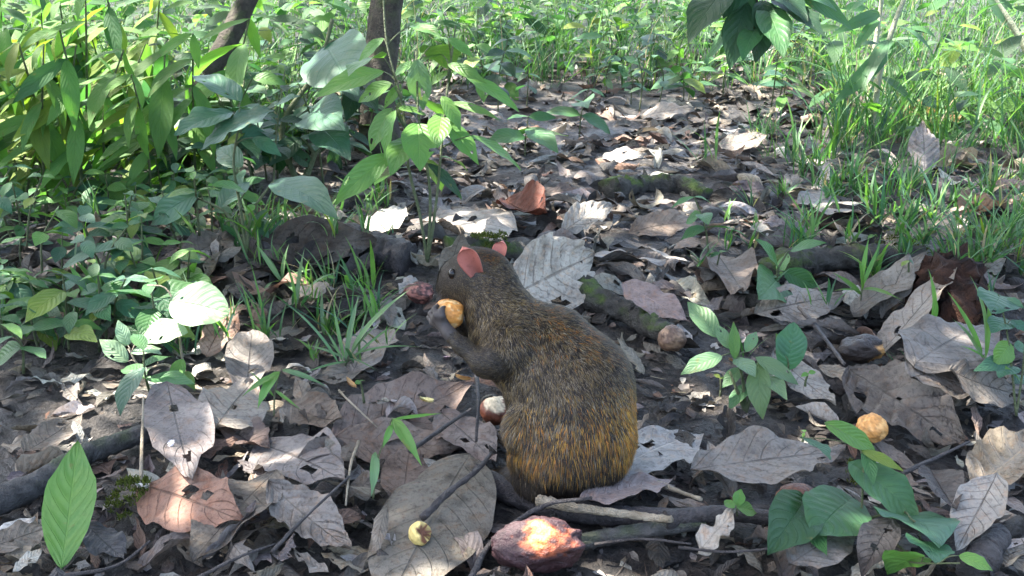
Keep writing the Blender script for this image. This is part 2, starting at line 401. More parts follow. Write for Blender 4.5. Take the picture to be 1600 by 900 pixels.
# ------------------------------------------------------------------ leaf litter
PAL = {'grey-brown': (.135, .118, .100), 'pale grey': (.34, .318, .282), 'dark brown': (.034, .029, .025), 'tan': (.20, .162, .118), 'reddish brown': (.145, .088, .062), 'purplish grey': (.145, .128, .125)}
def rest(V, q=30, lift=.0015):
    z = V[:, 2]-hf(V[:, 0], V[:, 1]); V[:, 2] += -np.percentile(z, q) + lift; return V
def lay(B, T, W, roll=0., res=(14, 8), press=30, lifts=(0, 0), lib=None, **k):
    B = np.array(B, float); T = np.array(T, float)
    B[2] = hf_smooth(B[0], B[1])+lifts[0]; T[2] = hf_smooth(T[0], T[1])+lifts[1]
    L = np.linalg.norm(T-B)
    if lib is None: V, Fq, uv = leaf_local(L, W, res[0], res[1], **k)
    else: V, Fq, uv = lib; V = V*np.array([L, L, L])
    ax = nrm(T-B); side = nrm(cross3((0, 0, 1), ax)); mid = (B+T)/2
    zl = hf_smooth(*(mid+side*W*.35)[:2]); zr = hf_smooth(*(mid-side*W*.35)[:2])
    sl = np.clip((zl-zr)/(W*.7+1e-6), -.5, .5)
    nup = nrm(cross3(ax, side*1.0+np.array([0, 0, sl+math.tan(roll)])))
    Vw = orient(V, B, ax, nup)
    if press is not None: Vw = rest(Vw, press)
    return Vw, Fq, uv
def zone(px, py):
    if py > 800: return 'in front of the chewed pod and big speckled leaf'[:0] + 'along the front edge near the chewed pod'
    if px < 400: return 'on the left below the leafy herbs'
    if px < 780: return 'between the left herbs and the agouti'
    if px > 1100 and py > 440: return 'on the right around the seedlings'
    if px > 1100: return 'on the right among the grass'
    if py < 300: return 'far up the leafy path'
    return 'on the path just behind the agouti'
stuff_far = Acc(); frag = Acc()
cols = list(PAL.values())
# 1. rotted fragments, everywhere
for k in range(9000):
    y = .95 + 4.0*rng.random()**1.6; x = rng.uniform(-1, 1)*(.35+y*.62)
    s = rng.uniform(.008, .038); a = rng.uniform(0, 6.28); d = np.array([math.cos(a), math.sin(a), 0])
    B = np.array([x, y, 0]); V, Fq, uv = lay(B, B+d*s, s*.6, 0, (3, 2), 20, (rng.uniform(0, .006), rng.uniform(0, .008)), lib=lib_leaf('crumb', 60, lambda i: leaf_local(1., rng.uniform(.3, .9), 3, 2, fold=rng.uniform(-.2, .4), curl=rng.uniform(-1, 1.), ragged=.5, seed=i)))
    frag.add(V, Fq, uv, tint(cols[rng.choice(6, p=[.26, .10, .42, .11, .06, .05])], .3))
for k in range(260):
    y = .95 + 3.0*rng.random()**1.4; x = rng.uniform(-1, 1)*(.35+y*.55); s = rng.uniform(.03, .11); a = rng.uniform(0, 6.28); d = np.array([math.cos(a), math.sin(a), 0])*s
    B = np.array([x, y, 0]); V, Fq, uv = lay(B, B+d, rng.uniform(.0012, .003), 0, (6, 2), 10, (rng.uniform(.004, .02), rng.uniform(.004, .03)), fold=.4, curl=rng.normal()*.5, seed=k)
    frag.add(V, Fq, uv, tint([(.34, .29, .2), (.10, .08, .065), (.05, .042, .036)][rng.integers(3)], .3))
o = link('litter_crumbs', frag.mesh('litter_crumbs', M['dead_matte'])); tag(o, 'crumbled bits of rotted leaf covering the soil', 'leaf litter', kind='stuff')
# 2. uncounted litter leaves, denser up the path
for k in range(3600):
    y = 1.0 + 4.6*rng.random()**1.15; lim = (.30+y*.52); x = rng.uniform(-lim, lim)
    px, py = px_of((x, y, 0))
    if py < 330 and px < 480 and rng.random() < .75: continue
    if py < 260 and px > 1330 and rng.random() < .6: continue
    L = rng.uniform(.05, .15) if y > 1.9 else rng.uniform(.03, .085); a = rng.uniform(0, 6.28); d = np.array([math.cos(a), math.sin(a), 0])*L
    B = np.array([x, y, 0])-d/2
    lo = rng.random() < .45
    def mk(i_):
        V_, F_, u_ = leaf_local(1., rng.uniform(.26, .55), 10, 6, umax=rng.uniform(.4, .6), fold=rng.uniform(-.5, .7), curl=rng.normal()*1.1, cup=rng.normal()*.2, wave=rng.uniform(0, .16), wk=rng.uniform(1, 3), ragged=.25, bites=int(rng.integers(0, 3)), twist=rng.normal()*.8, acum=rng.choice([0, .3, .5]), seed=i_)
        return V_, punch(V_, F_, u_, int(rng.integers(0, 3)), i_), u_
    V, Fq, uv = lay(B, B+d, L*.4, rng.normal()*.3, (8, 4), 25, (rng.uniform(0, .014), rng.uniform(0, .05 if lo else .016)), lib=lib_leaf('litter', 150, mk))
    stuff_far.add(V, Fq, uv, tint(cols[rng.choice(6, p=[.30, .13, .36, .13, .05, .03])], .4))
    hf_add(V, .008)
o = link('leaf_litter', stuff_far.mesh('leaf_litter', M['dead_dark_vein'])); tag(o, 'countless small dry brown leaves littering the path', 'leaf litter', kind='stuff')

# 3. counted fallen leaves
AVOID = [(665, 575, 85, 45), (880, 745, 110, 40), (985, 868, 85, 30), (845, 850, 75, 45), (650, 820, 90, 90), (1050, 590, 50, 40), (700, 490, 60, 40), (1150, 860, 70, 30), (90, 850, 60, 50)]
count = 0; tries = 0
while count < 235 and tries < 4000:
    tries += 1
    px = rng.uniform(-20, 1620); py = 165 + 745*rng.random()**.8
    if any(((px-a)/c)**2+((py-b)/d)**2 < 1 for a, b, c, d in AVOID): continue
    if py < 330 and px < 520: continue
    if py < 250 and px > 1300: continue
    g = G(px, py); L = rng.uniform(.07, .155) if g[1] > 1.6 else rng.uniform(.045, .10)
    a = rng.uniform(0, 6.28); d = np.array([math.cos(a), math.sin(a), 0])*L
    kind = ['grey-brown', 'pale grey', 'dark brown', 'tan', 'reddish brown', 'purplish grey'][rng.choice(6, p=[.32, .16, .28, .11, .08, .05])]
    curled = rng.random() < (.3 if g[1] < 1.9 else .55)
    V, Fq, uv = lay(g-d/2, g+d/2, L*rng.uniform(.22, .48), rng.normal()*(.35 if curled else .14), (18, 10), 32, (rng.uniform(0, .012), rng.uniform(0, .055 if curled else .014)),
        umax=rng.uniform(.42, .58), b=rng.uniform(.65, .95), fold=rng.uniform(.2, .8)*rng.choice([1, 1, -1]) if curled else rng.uniform(-.08, .2), curl=rng.normal()*(1.2 if curled else .4), cup=rng.normal()*(.28 if curled else .07),
        wave=rng.uniform(.02, .10), wk=rng.uniform(1.2, 3.2), corr=.012, ragged=rng.choice([0, .06, .2]), bites=int(rng.choice([0, 0, 1, 2])), twist=rng.normal()*(.8 if curled else .3), acum=rng.choice([0, .3, .5]), seed=5000+tries)
    Fq = punch(V, Fq, uv, int(rng.choice([0, 0, 1, 2, 4])), tries)
    mat = M[['dead_dark_vein', 'dead_pale_vein', 'dead_matte'][rng.choice(3, p=[.5, .3, .2])]]
    c = V[0].copy(); me = mesh_np('fallen_leaf', V-c, Fq, uv, tint(PAL[kind], .22), mat); o = link('fallen_leaf', me, c)
    zn = zone(px, py)
    sz = 'large' if L > .125 else 'small' if L < .085 else 'mid-sized'
    lab = f"{sz} {'curled' if curled else 'flat'} {kind} fallen leaf next to the {mark(px, py)}"
    tag(o, lab, 'leaf', lab.replace(' fallen leaf', ' leaves')); hf_add(V, .012); count += 1

stick('mossy_root', [(885, 445), (930, 466), (985, 490), (1040, 520)], 23, M['mossroot'], 'thick mossy grey root running behind the back of the agouti', 'root', bumps=.12, n=26, sides=14)
stick('mossy_root', [(955, 300), (1010, 288), (1060, 290), (1105, 305)], 17, M['mossroot'], 'low mossy root hump across the leafy path', 'root', bumps=.14, n=22, sides=12, seed=5)
stick('mossy_root', [(700, 395), (760, 390), (830, 400)], 20, M['mossroot'], 'green mossy root lump right behind the ears of the agouti', 'root', bumps=.14, n=18, sides=12, seed=8)
stick('fallen_branch', [(-60, 800), (40, 766), (130, 712), (245, 672)], 19, M['greystick'], 'grey fallen branch at the left behind the bright green upright leaf', 'branch', bumps=.07, n=26, sides=12, seed=3)
stick('dark_stick', [(740, 742), (820, 780), (910, 800), (1010, 808), (1110, 806), (1200, 800)], 17, M['twig'], 'long dark wet stick lying in front of the agouti', bumps=.08, n=34, sides=11, seed=4)
stick('dark_stick', [(905, 848), (985, 832), (1080, 820), (1100, 818)], 13, M['greystick'], 'flat grey stick running right from the chewed red pod', bumps=.08, n=20, seed=6)
stick('dark_stick', [(1040, 812), (1120, 802), (1215, 812), (1260, 820)], 14, M['twig'], 'dark stick leading to the brown fruit under the vine leaves', bumps=.08, n=18, seed=7)
stick('bark_strip', [(840, 782), (900, 793), (960, 801), (1010, 808), (1050, 812)], 7, M['straw'], 'split tan bark strip on the long dark stick', 'bark', lift=.018, bumps=.2, n=22, seed=9)
stick('bark_strip', [(1000, 745), (1040, 760), (1095, 780)], 4, M['straw'], 'thin pale bark sliver beside the pale leaf right of the agouti', 'bark', lift=.012, bumps=.15, seed=10)
stick('rotten_stump', [(1436, 462, .0), (1462, 448, .02), (1500, 490, .015), (1535, 545, -.01)], 42, M['rust'], 'dark rotten wood with a rusty orange patch at the right bank', 'wood', bumps=.22, n=26, sides=20, seed=11)
stick('rotten_log', [(400, 405, .02), (470, 385, .03), (560, 385, .02), (640, 405, .0)], 34, M['twig'], 'dark rotten log below the tall seedling', 'log', bumps=.16, n=22, sides=14, seed=12)
stick('fallen_branch', [(1190, 430), (1290, 405), (1380, 400), (1440, 402)], 22, M['mossroot'], 'mossy dark branch under the grass on the right', 'branch', bumps=.14, n=22, sides=12, seed=13)
stick('broken_stub', [(1520, 895), (1545, 858), (1560, 838)], 26, M['twig'], 'short dark broken stub beside the folded grey leaf', 'stick', bumps=.1, n=12, sides=11, seed=14)

def dead(b_, t_, wpx, col, label, mat='dead_dark_vein', hb=0., ht=0., roll=0., press=25, group=None, **k):
    B = GH(b_[0], b_[1], hb); T = GH(t_[0], t_[1], ht)
    mx, my = (b_[0]+t_[0])/2, (b_[1]+t_[1])/2; ax = nrm(np.array([t_[0]-b_[0], t_[1]-b_[1]]))
    W = np.linalg.norm(G(mx-ax[1]*wpx/2, my+ax[0]*wpx/2)-G(mx+ax[1]*wpx/2, my-ax[0]*wpx/2))
    L = np.linalg.norm(T-B)
    if abs(ax[1]) > .45 and wpx > 20:                       # seen end-on: prop the far end up instead of stretching the leaf
        far_is_t = t_[1] < b_[1]
        for _ in range(11):
            if L <= max(2.8*W, .09): break
            if far_is_t: ht += .005; T = GH(t_[0], t_[1], ht)
            else: hb += .005; B = GH(b_[0], b_[1], hb)
            L = np.linalg.norm(T-B)
    wmax = k.pop('wmax', .50)
    if W > L*wmax:
        want = W/(L*wmax); W = L*wmax
        if abs(ax[1]) < .6: roll = roll + (1 if T[0] > B[0] else -1)*min(.45, .28*(want-1)+.1)
    kk = dict(fold=.08, curl=rng.normal()*.35, wave=.06, wk=2, corr=.014, ragged=.05, cup=rng.normal()*.05, res=(28, 14), acum=.25, seed=abs(int(b_[0]*7+b_[1]))); kk.update(k)
    if hb or ht or press is None:
        res_ = kk.pop('res'); V, Fq, uv = leaf_local(L, W, res_[0], res_[1], **kk)
        axw = nrm(T-B); side = nrm(np.cross((0, 0, 1), axw)); nup = nrm(np.cross(axw, side+np.array([0, 0, math.tan(roll)]))); V = orient(V, B, axw, nup)
        z = V[:, 2]-hf(V[:, 0], V[:, 1]); V[:, 2] -= np.percentile(z, 3)*(1 if press else .0)
    else: V, Fq, uv = lay(B, T, W, roll, press=press, **kk)
    c = V[0].copy(); o = link('fallen_leaf', mesh_np('fallen_leaf', V-c, punch(V, Fq, uv, int(rng.choice([0, 0, 1, 3])), abs(int(b_[0]))), uv, np.array(col)*np.array([.80, .79, .755])*rng.uniform(.82, 1.08), M[mat]), c)
    tag(o, label, 'leaf', group); hf_add(V, .012); return o
gb, pg, db, tn, rb, pu = (PAL[k] for k in ('grey-brown', 'pale grey', 'dark brown', 'tan', 'reddish brown', 'purplish grey'))
dead((400, 392), (590, 400), 80, (.085, .07, .06), 'large dark rotting leaf lying below the tall seedling', 'dead_matte')
dead((285, 432), (372, 378), 48, gb, 'grey-brown leaf under the herbs left of the dark rotting log')
dead((520, 705), (742, 612), 62, (.19, .138, .115), 'long pinkish brown leaf lying left of the agouti belly', acum=.4)
dead((525, 695), (718, 708), 75, (.205, .16, .135), 'broad pinkish leaf behind the big speckled leaf', 'dead_matte', curl=.4)
dead((628, 800), (642, 700), 78, (.20, .15, .125), 'mottled brown leaf tucked under the big speckled leaf', 'dead_matte', wave=.05)
dead((690, 650), (775, 725), 72, (.21, .165, .15), 'veined brownish leaf between the twig and the agouti', roll=.1)
dead((735, 716), (612, 945), 160, (.165, .15, .125), 'big speckled grey-brown oval leaf lying across the front', 'dead_matte', umax=.5, b=.55, fold=.05, wave=.03, curl=-.12, acum=0., res=(36, 20), corr=.004, ragged=.02)
dead((432, 756), (303, 900), 112, (.155, .135, .115), 'grey-brown leaf curving between the russet leaf and the pale ribbed leaf', 'dead_matte', cup=.08)
dead((420, 764), (550, 868), 118, (.30, .265, .235), 'large pale ribbed leaf with strong side veins at the front', corr=.055, wave=.05)
dead((222, 762), (382, 815), 78, (.25, .135, .095), 'russet brown leaf with dark midrib beside the moss tuft', acum=.4, ragged=.08)
dead((262, 605), (302, 762), 105, (.21, .18, .175), 'large purplish grey leaf with dark veins below the sunlit seedling', roll=-.1, acum=.5, ht=.0)
dead((410, 708), (540, 765), 70, (.20, .18, .175), 'bluish grey leaf in front of the brown curled leaf')
dead((448, 640), (535, 668), 48, (.13, .095, .07), 'brown curled leaf with raised edges left of the pinkish leaf', fold=.5, curl=.9)
dead((352, 662), (420, 702), 44, (.12, .08, .07), 'dark red-brown leaf with a bright upturned rim', fold=.6, curl=.6, roll=.3)
dead((386, 620), (395, 522), 66, (.17, .15, .135), 'round grey leaf standing behind the grass seedling', hb=.0, ht=.05, umax=.5, b=.6, acum=0)
dead((322, 558), (368, 478), 46, (.26, .155, .11), 'russet leaf leaning behind the white sunlit leaf', hb=.0, ht=.05)
dead((335, 662), (395, 592), 50, (.27, .235, .20), 'pale tan leaf under the round grey leaf', roll=.1)
dead((548, 584), (600, 512), 64, (.27, .235, .21), 'pale rounded leaf in the grass left of the held nut', umax=.55, b=.6)
dead((448, 482), (540, 462), 22, (.36, .31, .26), 'narrow rolled tan leaf on the rotten ground at the left', fold=.7)
dead((940, 758), (1098, 688), 66, (.37, .36, .35), 'long pale grey leaf sticking out right of the agouti rump', 'dead_pale_vein', acum=.3, roll=.15, curl=-.3)
dead((905, 788), (1055, 752), 38, (.30, .24, .23), 'narrow pinkish leaf below the long pale grey leaf', 'dead_pale_vein', roll=.15)
dead((800, 462), (928, 398), 92, (.54, .48, .40), 'big whitish leaf with raised veins propped behind the agouti neck', 'dead_dark_vein', hb=.035, ht=.05, roll=.5, corr=.055, curl=-.3, press=None, wmax=.62)
dead((972, 444), (1078, 508), 44, (.30, .22, .20), 'narrow pinkish leaf lying beyond the thick mossy root', 'dead_pale_vein', hb=.03, ht=.015, roll=-.15)
dead((878, 358), (958, 316), 52, (.40, .37, .33), 'pale ribbed leaf curling up behind the agouti ears', hb=.01, ht=.06, corr=.055, curl=-.7)
dead((580, 364), (632, 318), 40, (.52, .50, .46), 'small white leaf with a dark midrib under the tall seedling', hb=.01, ht=.05)
dead((790, 318), (855, 338), 30, (.14, .04, .022), 'dark red-brown hollow curled leaf in the middle of the path', fold=.7, ht=.03, curl=.6)
dead((705, 330), (785, 388), 42, (.33, .30, .27), 'pale narrow leaf just behind the agouti head', roll=.2)
dead((700, 425), (722, 352), 46, (.34, .31, .27), 'pale leaf standing behind the nose of the agouti', hb=0., ht=.07)
dead((980, 362), (1095, 345), 56, (.25, .195, .155), 'tan brown broad leaf in front of the low mossy root', ht=.03, curl=-.5)
dead((1040, 420), (880, 408), 26, (.38, .35, .33), 'long light leaf strip behind the big whitish leaf', 'dead_pale_vein')
dead((1120, 395), (1162, 455), 48, (.24, .19, .155), 'brown crumpled leaf left of the small broad-leaved seedling', ht=.03, wave=.12)
dead((1328, 578), (1510, 700), 125, (.15, .13, .115), 'large dark ribbed leaf lying right of the orange fruit', corr=.06, curl=-.2, res=(30, 18), hb=.02, ht=.02)
dead((1422, 606), (1556, 556), 82, (.21, .185, .165), 'broad grey-brown leaf overlapping the large dark ribbed leaf', hb=.03, ht=.045, corr=.02)
dead((1425, 600), (1540, 535), 60, (.16, .14, .125), 'dull grey leaf with dark midrib behind the broad grey-brown leaf', hb=.02, ht=.05)
dead((1528, 745), (1640, 650), 84, (.36, .29, .20), 'pale tan ribbed leaf cut by the right edge', 'dead_pale_vein', corr=.055, hb=.02, ht=.05)
dead((1556, 752), (1492, 872), 66, (.34, .315, .285), 'folded pale grey leaf with dark veins beside the broken stub', hb=.05, ht=.0, corr=.01, fold=.22)
dead((1078, 752), (1318, 722), 66, (.20, .18, .16), 'long grey leaf with a ragged tip above the brown fruit', acum=.5, ragged=.1, hb=.015, ht=.025)
dead((1232, 880), (1335, 830), 66, (.19, .175, .16), 'grey leaf under the heart-shaped vine leaf')
dead((1395, 812), (1345, 905), 92, (.055, .045, .04), 'dark wet brown leaf standing under the vine', hb=.05, ht=0, fold=.25)
dead((1090, 856), (1155, 786), 62, (.38, .35, .31), 'crumpled pale leaf below the three-leaved sprout', wave=.18, ragged=.15, hb=0, ht=.03)
dead((1208, 556), (1306, 638), 38, (.35, .32, .28), 'narrow pale leaf with torn edge beside the right seedling', ragged=.15, hb=.02)
dead((1178, 496), (1318, 470), 62, (.24, .21, .18), 'wide grey-tan leaf behind the right seedling', hb=.01, ht=.02)
dead((1375, 505), (1420, 405), 74, (.22, .20, .175), 'grey leaf leaning on the rusty rotten wood', hb=0., ht=.06, umax=.6)
dead((1330, 505), (1436, 482), 46, (.18, .16, .135), 'brown leaf at the foot of the rusty rotten wood')
dead((1370, 560), (1480, 525), 44, (.26, .225, .19), 'pale brown leaf behind the small dark nut')
dead((1262, 318), (1338, 352), 26, (.32, .30, .27), 'whitish long leaf among the grass on the right', 'dead_pale_vein', ht=.02)
dead((1445, 275), (1440, 190), 40, (.30, .28, .27), 'grey feather-veined leaf standing in the grass', hb=0., ht=.10, corr=.06)
dead((1345, 205), (1330, 140), 52, (.10, .075, .06), 'dark brown leaf standing at the foot of the pale canes', hb=0., ht=.10)
dead((1432, 172), (1486, 150), 26, (.36, .20, .06), 'orange-brown leaf caught in the grass', hb=.05, ht=.06)
dead((1452, 740), (1492, 804), 40, (.075, .062, .055), 'dark rolled leaf left of the pale tan ribbed leaf', fold=.6)
dead((140, 832), (196, 884), 50, (.06, .06, .068), 'blackish wet leaf beside the bright green upright leaf', wave=.08)
dead((-20, 868), (84, 830), 62, (.20, .17, .14), 'mottled brown leaf in the front left corner', wave=.1)
dead((40, 720), (130, 660), 46, (.15, .125, .10), 'brown leaf tucked behind the grey fallen branch')
dead((1480, 600), (1600, 640), 40, (.13, .115, .10), 'dark grey leaf beyond the pale tan ribbed leaf')
dead((940, 250), (1010, 245), 34, (.38, .36, .33), 'light leaf lying beyond the low mossy root', ht=.03)
dead((1000, 190), (1085, 178), 30, (.30, .27, .24), 'light brown leaf at the far end of the path', ht=.04)
dead((1120, 235), (1200, 215), 32, (.30, .265, .23), 'tan leaf at the foot of the overhanging branch', ht=.03)

# thin twigs over the leaves
def twig(pts, r_px, mat, label, name='twig', seed=1, cat='twig', taper=.6):
    P = [at(p[0], p[1], depth_of(G(p[0], p[1])) - 0) if len(p) < 3 else GH(p[0], p[1], p[2]*.6) for p in pts]
    P = [np.array([p[0], p[1], max(p[2], float(hf(p[0], p[1])[0])+.003)]) if len(pts[i]) < 3 else p for i, p in enumerate(P)]
    n = max(10, len(P)*5); path = smooth_path(P, n); r0 = r_px/F_PX*depth_of(P[0])
    V, Fc = tube_np(path, r0*np.linspace(1.1, taper, n), 7, .12, seed)
    o = link(name, mesh_np(name, V-path[0], Fc, mat=mat), path[0]); return tag(o, label, cat)
twig([(600, 905, .02), (690, 790+30, .035), (745, 860-60, .04), (835, 790, .05), (925, 775, .05)][0:1]+[(735, 898, .02), (800, 815, .035), (870, 793, .045), (925, 778, .05)] if False else [(735, 905, .015), (775, 840, .03), (850, 790, .045), (925, 778, .05)], 5, M['twig'], 'thin curved dark twig arching between the big leaf and the pod', seed=21)
twig([(660, 810, .02), (700, 770, .03), (745, 735, .035), (768, 708, .04)], 6, M['twig'], 'thick dark twig lying along the big speckled leaf', seed=22)
twig([(745, 585, .10), (747, 630, .06), (744, 690, .012)], 3.5, M['twig'], 'thin upright dark twig beside the agouti belly', seed=23)
twig([(425, 862, .012), (470, 815, .02), (545, 745, .02), (560, 730, .02)], 3, M['twig'], 'straight thin twig crossing the pale ribbed leaf', seed=24)
twig([(305, 905, .01), (370, 872, .02), (430, 850, .015)], 3, M['twig'], 'thin bent twig in the front left litter', seed=25)
twig([(100, 900, .01), (190, 880, .015), (235, 845, .02)], 3.5, M['twig'], 'short twig near the front left corner', seed=26)
twig([(220, 755, .005), (222, 690, .03), (224, 620, .09)], 3, M['straw'], 'upright pale dry stalk in front of the grey branch', seed=27)
twig([(1120, 780, .02), (1185, 760, .02), (1410, 740, .03), (1515, 690, .03)][2:], 3.5, M['twig'], 'thin grey twig beside the dark rolled leaf', seed=28)
twig([(930, 850, .02), (1000, 842, .025), (1080, 850, .02)], 2.5, M['twig'], 'hair-thin twig over the flat grey stick', seed=29)
twig([(640, 705, .015), (690, 670, .02), (735, 640, .02)], 4, M['twig'], 'dark twig lying over the pinkish leaf', seed=30)
twig([(1060, 855, .01), (1130, 862, .012), (1260, 850, .02)], 2.5, M['twig'], 'long thin twig on the bare mud at the front right', seed=31)
twig([(1250, 480, .01), (1290, 530, .02), (1320, 570, .02)], 4, M['twig'], 'short dark twig behind the heart-leaf seedling', seed=32)
twig([(530, 610, .01), (560, 640, .015), (590, 668, .01)], 1.8, M['straw'], 'pale thin straw left of the pinkish leaf', seed=33)
twig([(560, 690, .02), (545, 745, .015), (540, 790, .01)], 2.6, M['straw'], 'dry brown straw stub in front of the brown mottled leaf', seed=34)

# moss tuft
def tuft_moss(px, py, rpx, label, seed, n=420):
    r = np.random.default_rng(seed); g = GH(px, py); R_ = rpx/F_PX*depth_of(g); A = Acc()
    for k in range(n):
        a = r.uniform(0, 6.28); q_ = R_*math.sqrt(r.random()); p = g+np.array([q_*math.cos(a), q_*math.sin(a), 0]); p[2] = float(hf(p[0], p[1])[0]) + .008*(1-(q_/R_)**2)
        d = nrm(np.array([r.normal()*.6, r.normal()*.6, 1])); L = r.uniform(.003, .008)
        s = nrm(np.cross(d, r.normal(size=3)))*.0012
        V = np.array([p-s, p+s, p+d*L+s*.3, p+d*L-s*.3]); A.add(V, np.array([[0, 1, 2, 3]]), np.zeros((4, 2)), np.array((.06, .075, .014))*r.uniform(.5, 1.7))
    o = link('moss_tuft', A.mesh('moss_tuft', M['moss'], g), g); tag(o, label, 'moss')
tuft_moss(200, 772, 34, 'dark green moss tuft beside the russet leaf', 1, 700)
tuft_moss(440, 330, 36, 'low green moss patch under the left herbs', 2, 600)
tuft_moss(1340, 745, 18, 'small dark moss clump behind the heart-leaf vine', 3, 260)
tuft_moss(765, 392, 30, 'green moss on the root behind the agouti ears', 4, 900)
tuft_moss(1410, 385, 40, 'moss patch on the branch under the grass', 5, 600)

# ------------------------------------------------------------------ fruits and nuts
def ball(name, px, py, rx_px, sq, base, patch, thr, label, cat, seed, axis=None, lump=.10, mat='fruit', pos=None, pscale=1.6, ribs=0, aim=None, aimr=.7, tilt=0., res=(36, 24), core=None):
    g = G(px, py) if pos is None else np.asarray(pos); dep = depth_of(g); r = rx_px/F_PX*dep
    nu, nv = res; th = np.linspace(0, 2*math.pi, nu, endpoint=False); ph = np.linspace(0, math.pi, nv+1)
    D = np.array([[math.sin(p)*math.cos(t), math.sin(p)*math.sin(t), math.cos(p)] for p in ph for t in th])
    rad = np.empty(len(D)); C = np.empty((len(D), 3))
    for i, d in enumerate(D):
        f = fbm(d, 1.3, seed*3.7); f2 = fbm(d, pscale, seed*9.1+4); f3 = fbm(d, 6, seed)
        rad[i] = 1+lump*f+lump*.35*f3
        m_ = f2 - thr
        if aim is not None: m_ = (float(np.dot(d, nrm(aim)))-aimr) + .45*f2
        w = min(1, max(0, m_*9+.5))
        rad[i] -= .05*w
        c = np.array(base)*(1+.45*f3)
        cp = np.array(patch)*(1+.5*f3)
        if core is not None:
            w2 = min(1, max(0, (m_-.16)*9)); cp = cp*(1-w2)+np.array(core)*w2
        C[i] = c*(1-w)+cp*w
    sq = np.asarray(sq, float)*r
    V = D*rad[:, None]*sq
    if ribs:
        an = np.arctan2(D[:, 1], D[:, 2]); V *= (1+.04*np.cos(ribs*an))[:, None]
    a = math.radians(axis or 0); V = V @ np.array([[math.cos(a), math.sin(a), 0], [-math.sin(a), math.cos(a), 0], [0, 0, 1]])
    c = g.copy()
    if pos is None:
        c = GH(px, py, -V[:, 2].min()*.88)
    i = np.arange(nv)[:, None]*nu; j = np.arange(nu)[None, :]; k = (j+1) % nu
    Fq = np.stack([i+j, i+nu+j, i+nu+k, i+k], 2).reshape(-1, 4)
    o = link(name, mesh_np(name, V, Fq, col=C, mat=M[mat]), c); tag(o, label, cat); hf_add(V+c, .03); return o
BRN, ORG, CRM = (.07, .026, .013), (.50, .23, .06), (.62, .50, .33)
ball('chewed_fruit', 774, 641, 24, (1, 1, .92), (.13, .04, .02), CRM, .2, 'reddish brown fruit with a pale gnawed top beside the agouti belly', 'fruit', 3, aim=(-.1, -.1, 1), aimr=.62)
ball('chewed_fruit', 1050, 529, 21, (1, 1, .95), (.12, .07, .045), (.24, .15, .09), .15, 'dull brown fruit at the end of the thick mossy root', 'fruit', 5)
ball('chewed_fruit', 1362, 669, 23, (1, 1, .9), ORG, (.62, .33, .11), .15, 'bright orange fruit lying left of the large dark ribbed leaf', 'fruit', 7)
ball('chewed_fruit', 1244, 781, 30, (1, 1, .78), BRN, (.13, .05, .02), .2, 'brown wrinkled fruit behind the vine leaves', 'fruit', 9, lump=.16)
ball('dark_nut', 1347, 545, 30, (1.15, .8, .62), (.03, .022, .018), (.5, .27, .09), .3, 'small dark nut with a yellow gnawed end under the rusty wood', 'nut', 11, aim=(1, -.3, -.05), aimr=.72, lump=.22)
ball('pod_piece', 656, 457, 22, (.95, .8, .8), (.07, .03, .026), (.30, .12, .09), .05, 'split dark red pod piece left of the agouti nose', 'pod', 13, lump=.2, ribs=4, pscale=2.5, mat='pod')
ball('chewed_pod', 842, 850, 66, (1.0, .62, .60), (.042, .019, .021), (.30, .075, .028), .2, 'dark red chewed pod with an orange-yellow gnawed patch', 'pod', 15, aim=(.10, -.55, .80), aimr=.83, lump=.16, mat='pod', axis=4, ribs=5, res=(64, 40), core=(.62, .36, .10))
# gnawed nutshell on the big leaf: open shell cup with a hole
g = GH(656, 833, .013); r = 19/F_PX*depth_of(g); VV = []; CC = []; nu, nv = 24, 12
hole = nrm(np.array([.75, -.55, .35]))
for a in range(nv+1):
    for b in range(nu):
        ph = math.pi*a/nv; th = 2*math.pi*b/nu; d = np.array([math.sin(ph)*math.cos(th), math.sin(ph)*math.sin(th), math.cos(ph)])
        f = fbm(d, 2.2, 40); rr = r*(1+.1*f); k = float(d @ hole)+.25*f
        if k > .72: rr *= .45
        VV.append(d*rr*np.array([.95, .8, 1.05])); CC.append(np.array((.62, .47, .16))*(1+.5*fbm(d, 5, 2)) if k < .6 else np.array((.16, .06, .03)))
i = np.arange(nv)[:, None]*nu; j = np.arange(nu)[None, :]; k = (j+1) % nu
o = link('nutshell', mesh_np('nutshell', np.array(VV), np.stack([i+j, i+nu+j, i+nu+k, i+k], 2).reshape(-1, 4), col=np.array(CC), mat=M['fruit']), g)
tag(o, 'yellow gnawed nutshell with a hole on the big speckled leaf', 'nutshell')
def chip(px, py, L, col, label, name='fruit_chip'):
    g = G(px, py); a = rng.uniform(0, 6.28); d = np.array([math.cos(a), .4*math.sin(a), 0])*L
    V, Fq, uv = lay(g-d/2, g+d/2, L*.5, .3, (6, 4), 10, (.004, .01), fold=.3, curl=1.2, ragged=.2, seed=int(px))
    V2 = np.concatenate([V, V-np.array([0, 0, .003])]); 
    o = link(name, mesh_np(name, V2-V[0], np.concatenate([Fq, Fq[:, ::-1]+len(V)]), np.concatenate([uv, uv]), np.array(col), M['fruit']), V[0]); tag(o, label, 'fruit chip')
chip(725, 630, .035, (.62, .36, .14), 'orange pale chip of fruit above the long pinkish leaf')
chip(668, 658, .035, (.66, .55, .22), 'yellow peel chip on the broad pinkish leaf')
chip(550, 612, .025, (.45, .24, .08), 'small orange chip in the grass left of the bare mud')
chip(278, 778, .014, (.62, .60, .62), 'tiny white fleck on the russet leaf')
chip(232, 823, .018, (.50, .48, .45), 'small whitish chip under the russet leaf')
chip(698, 560, .03, (.50, .33, .36), 'pinkish pulp scrap on the mud below the agouti paw')
chip(1145, 565, .02, (.45, .25, .08), 'small tan chip under the right seedling')

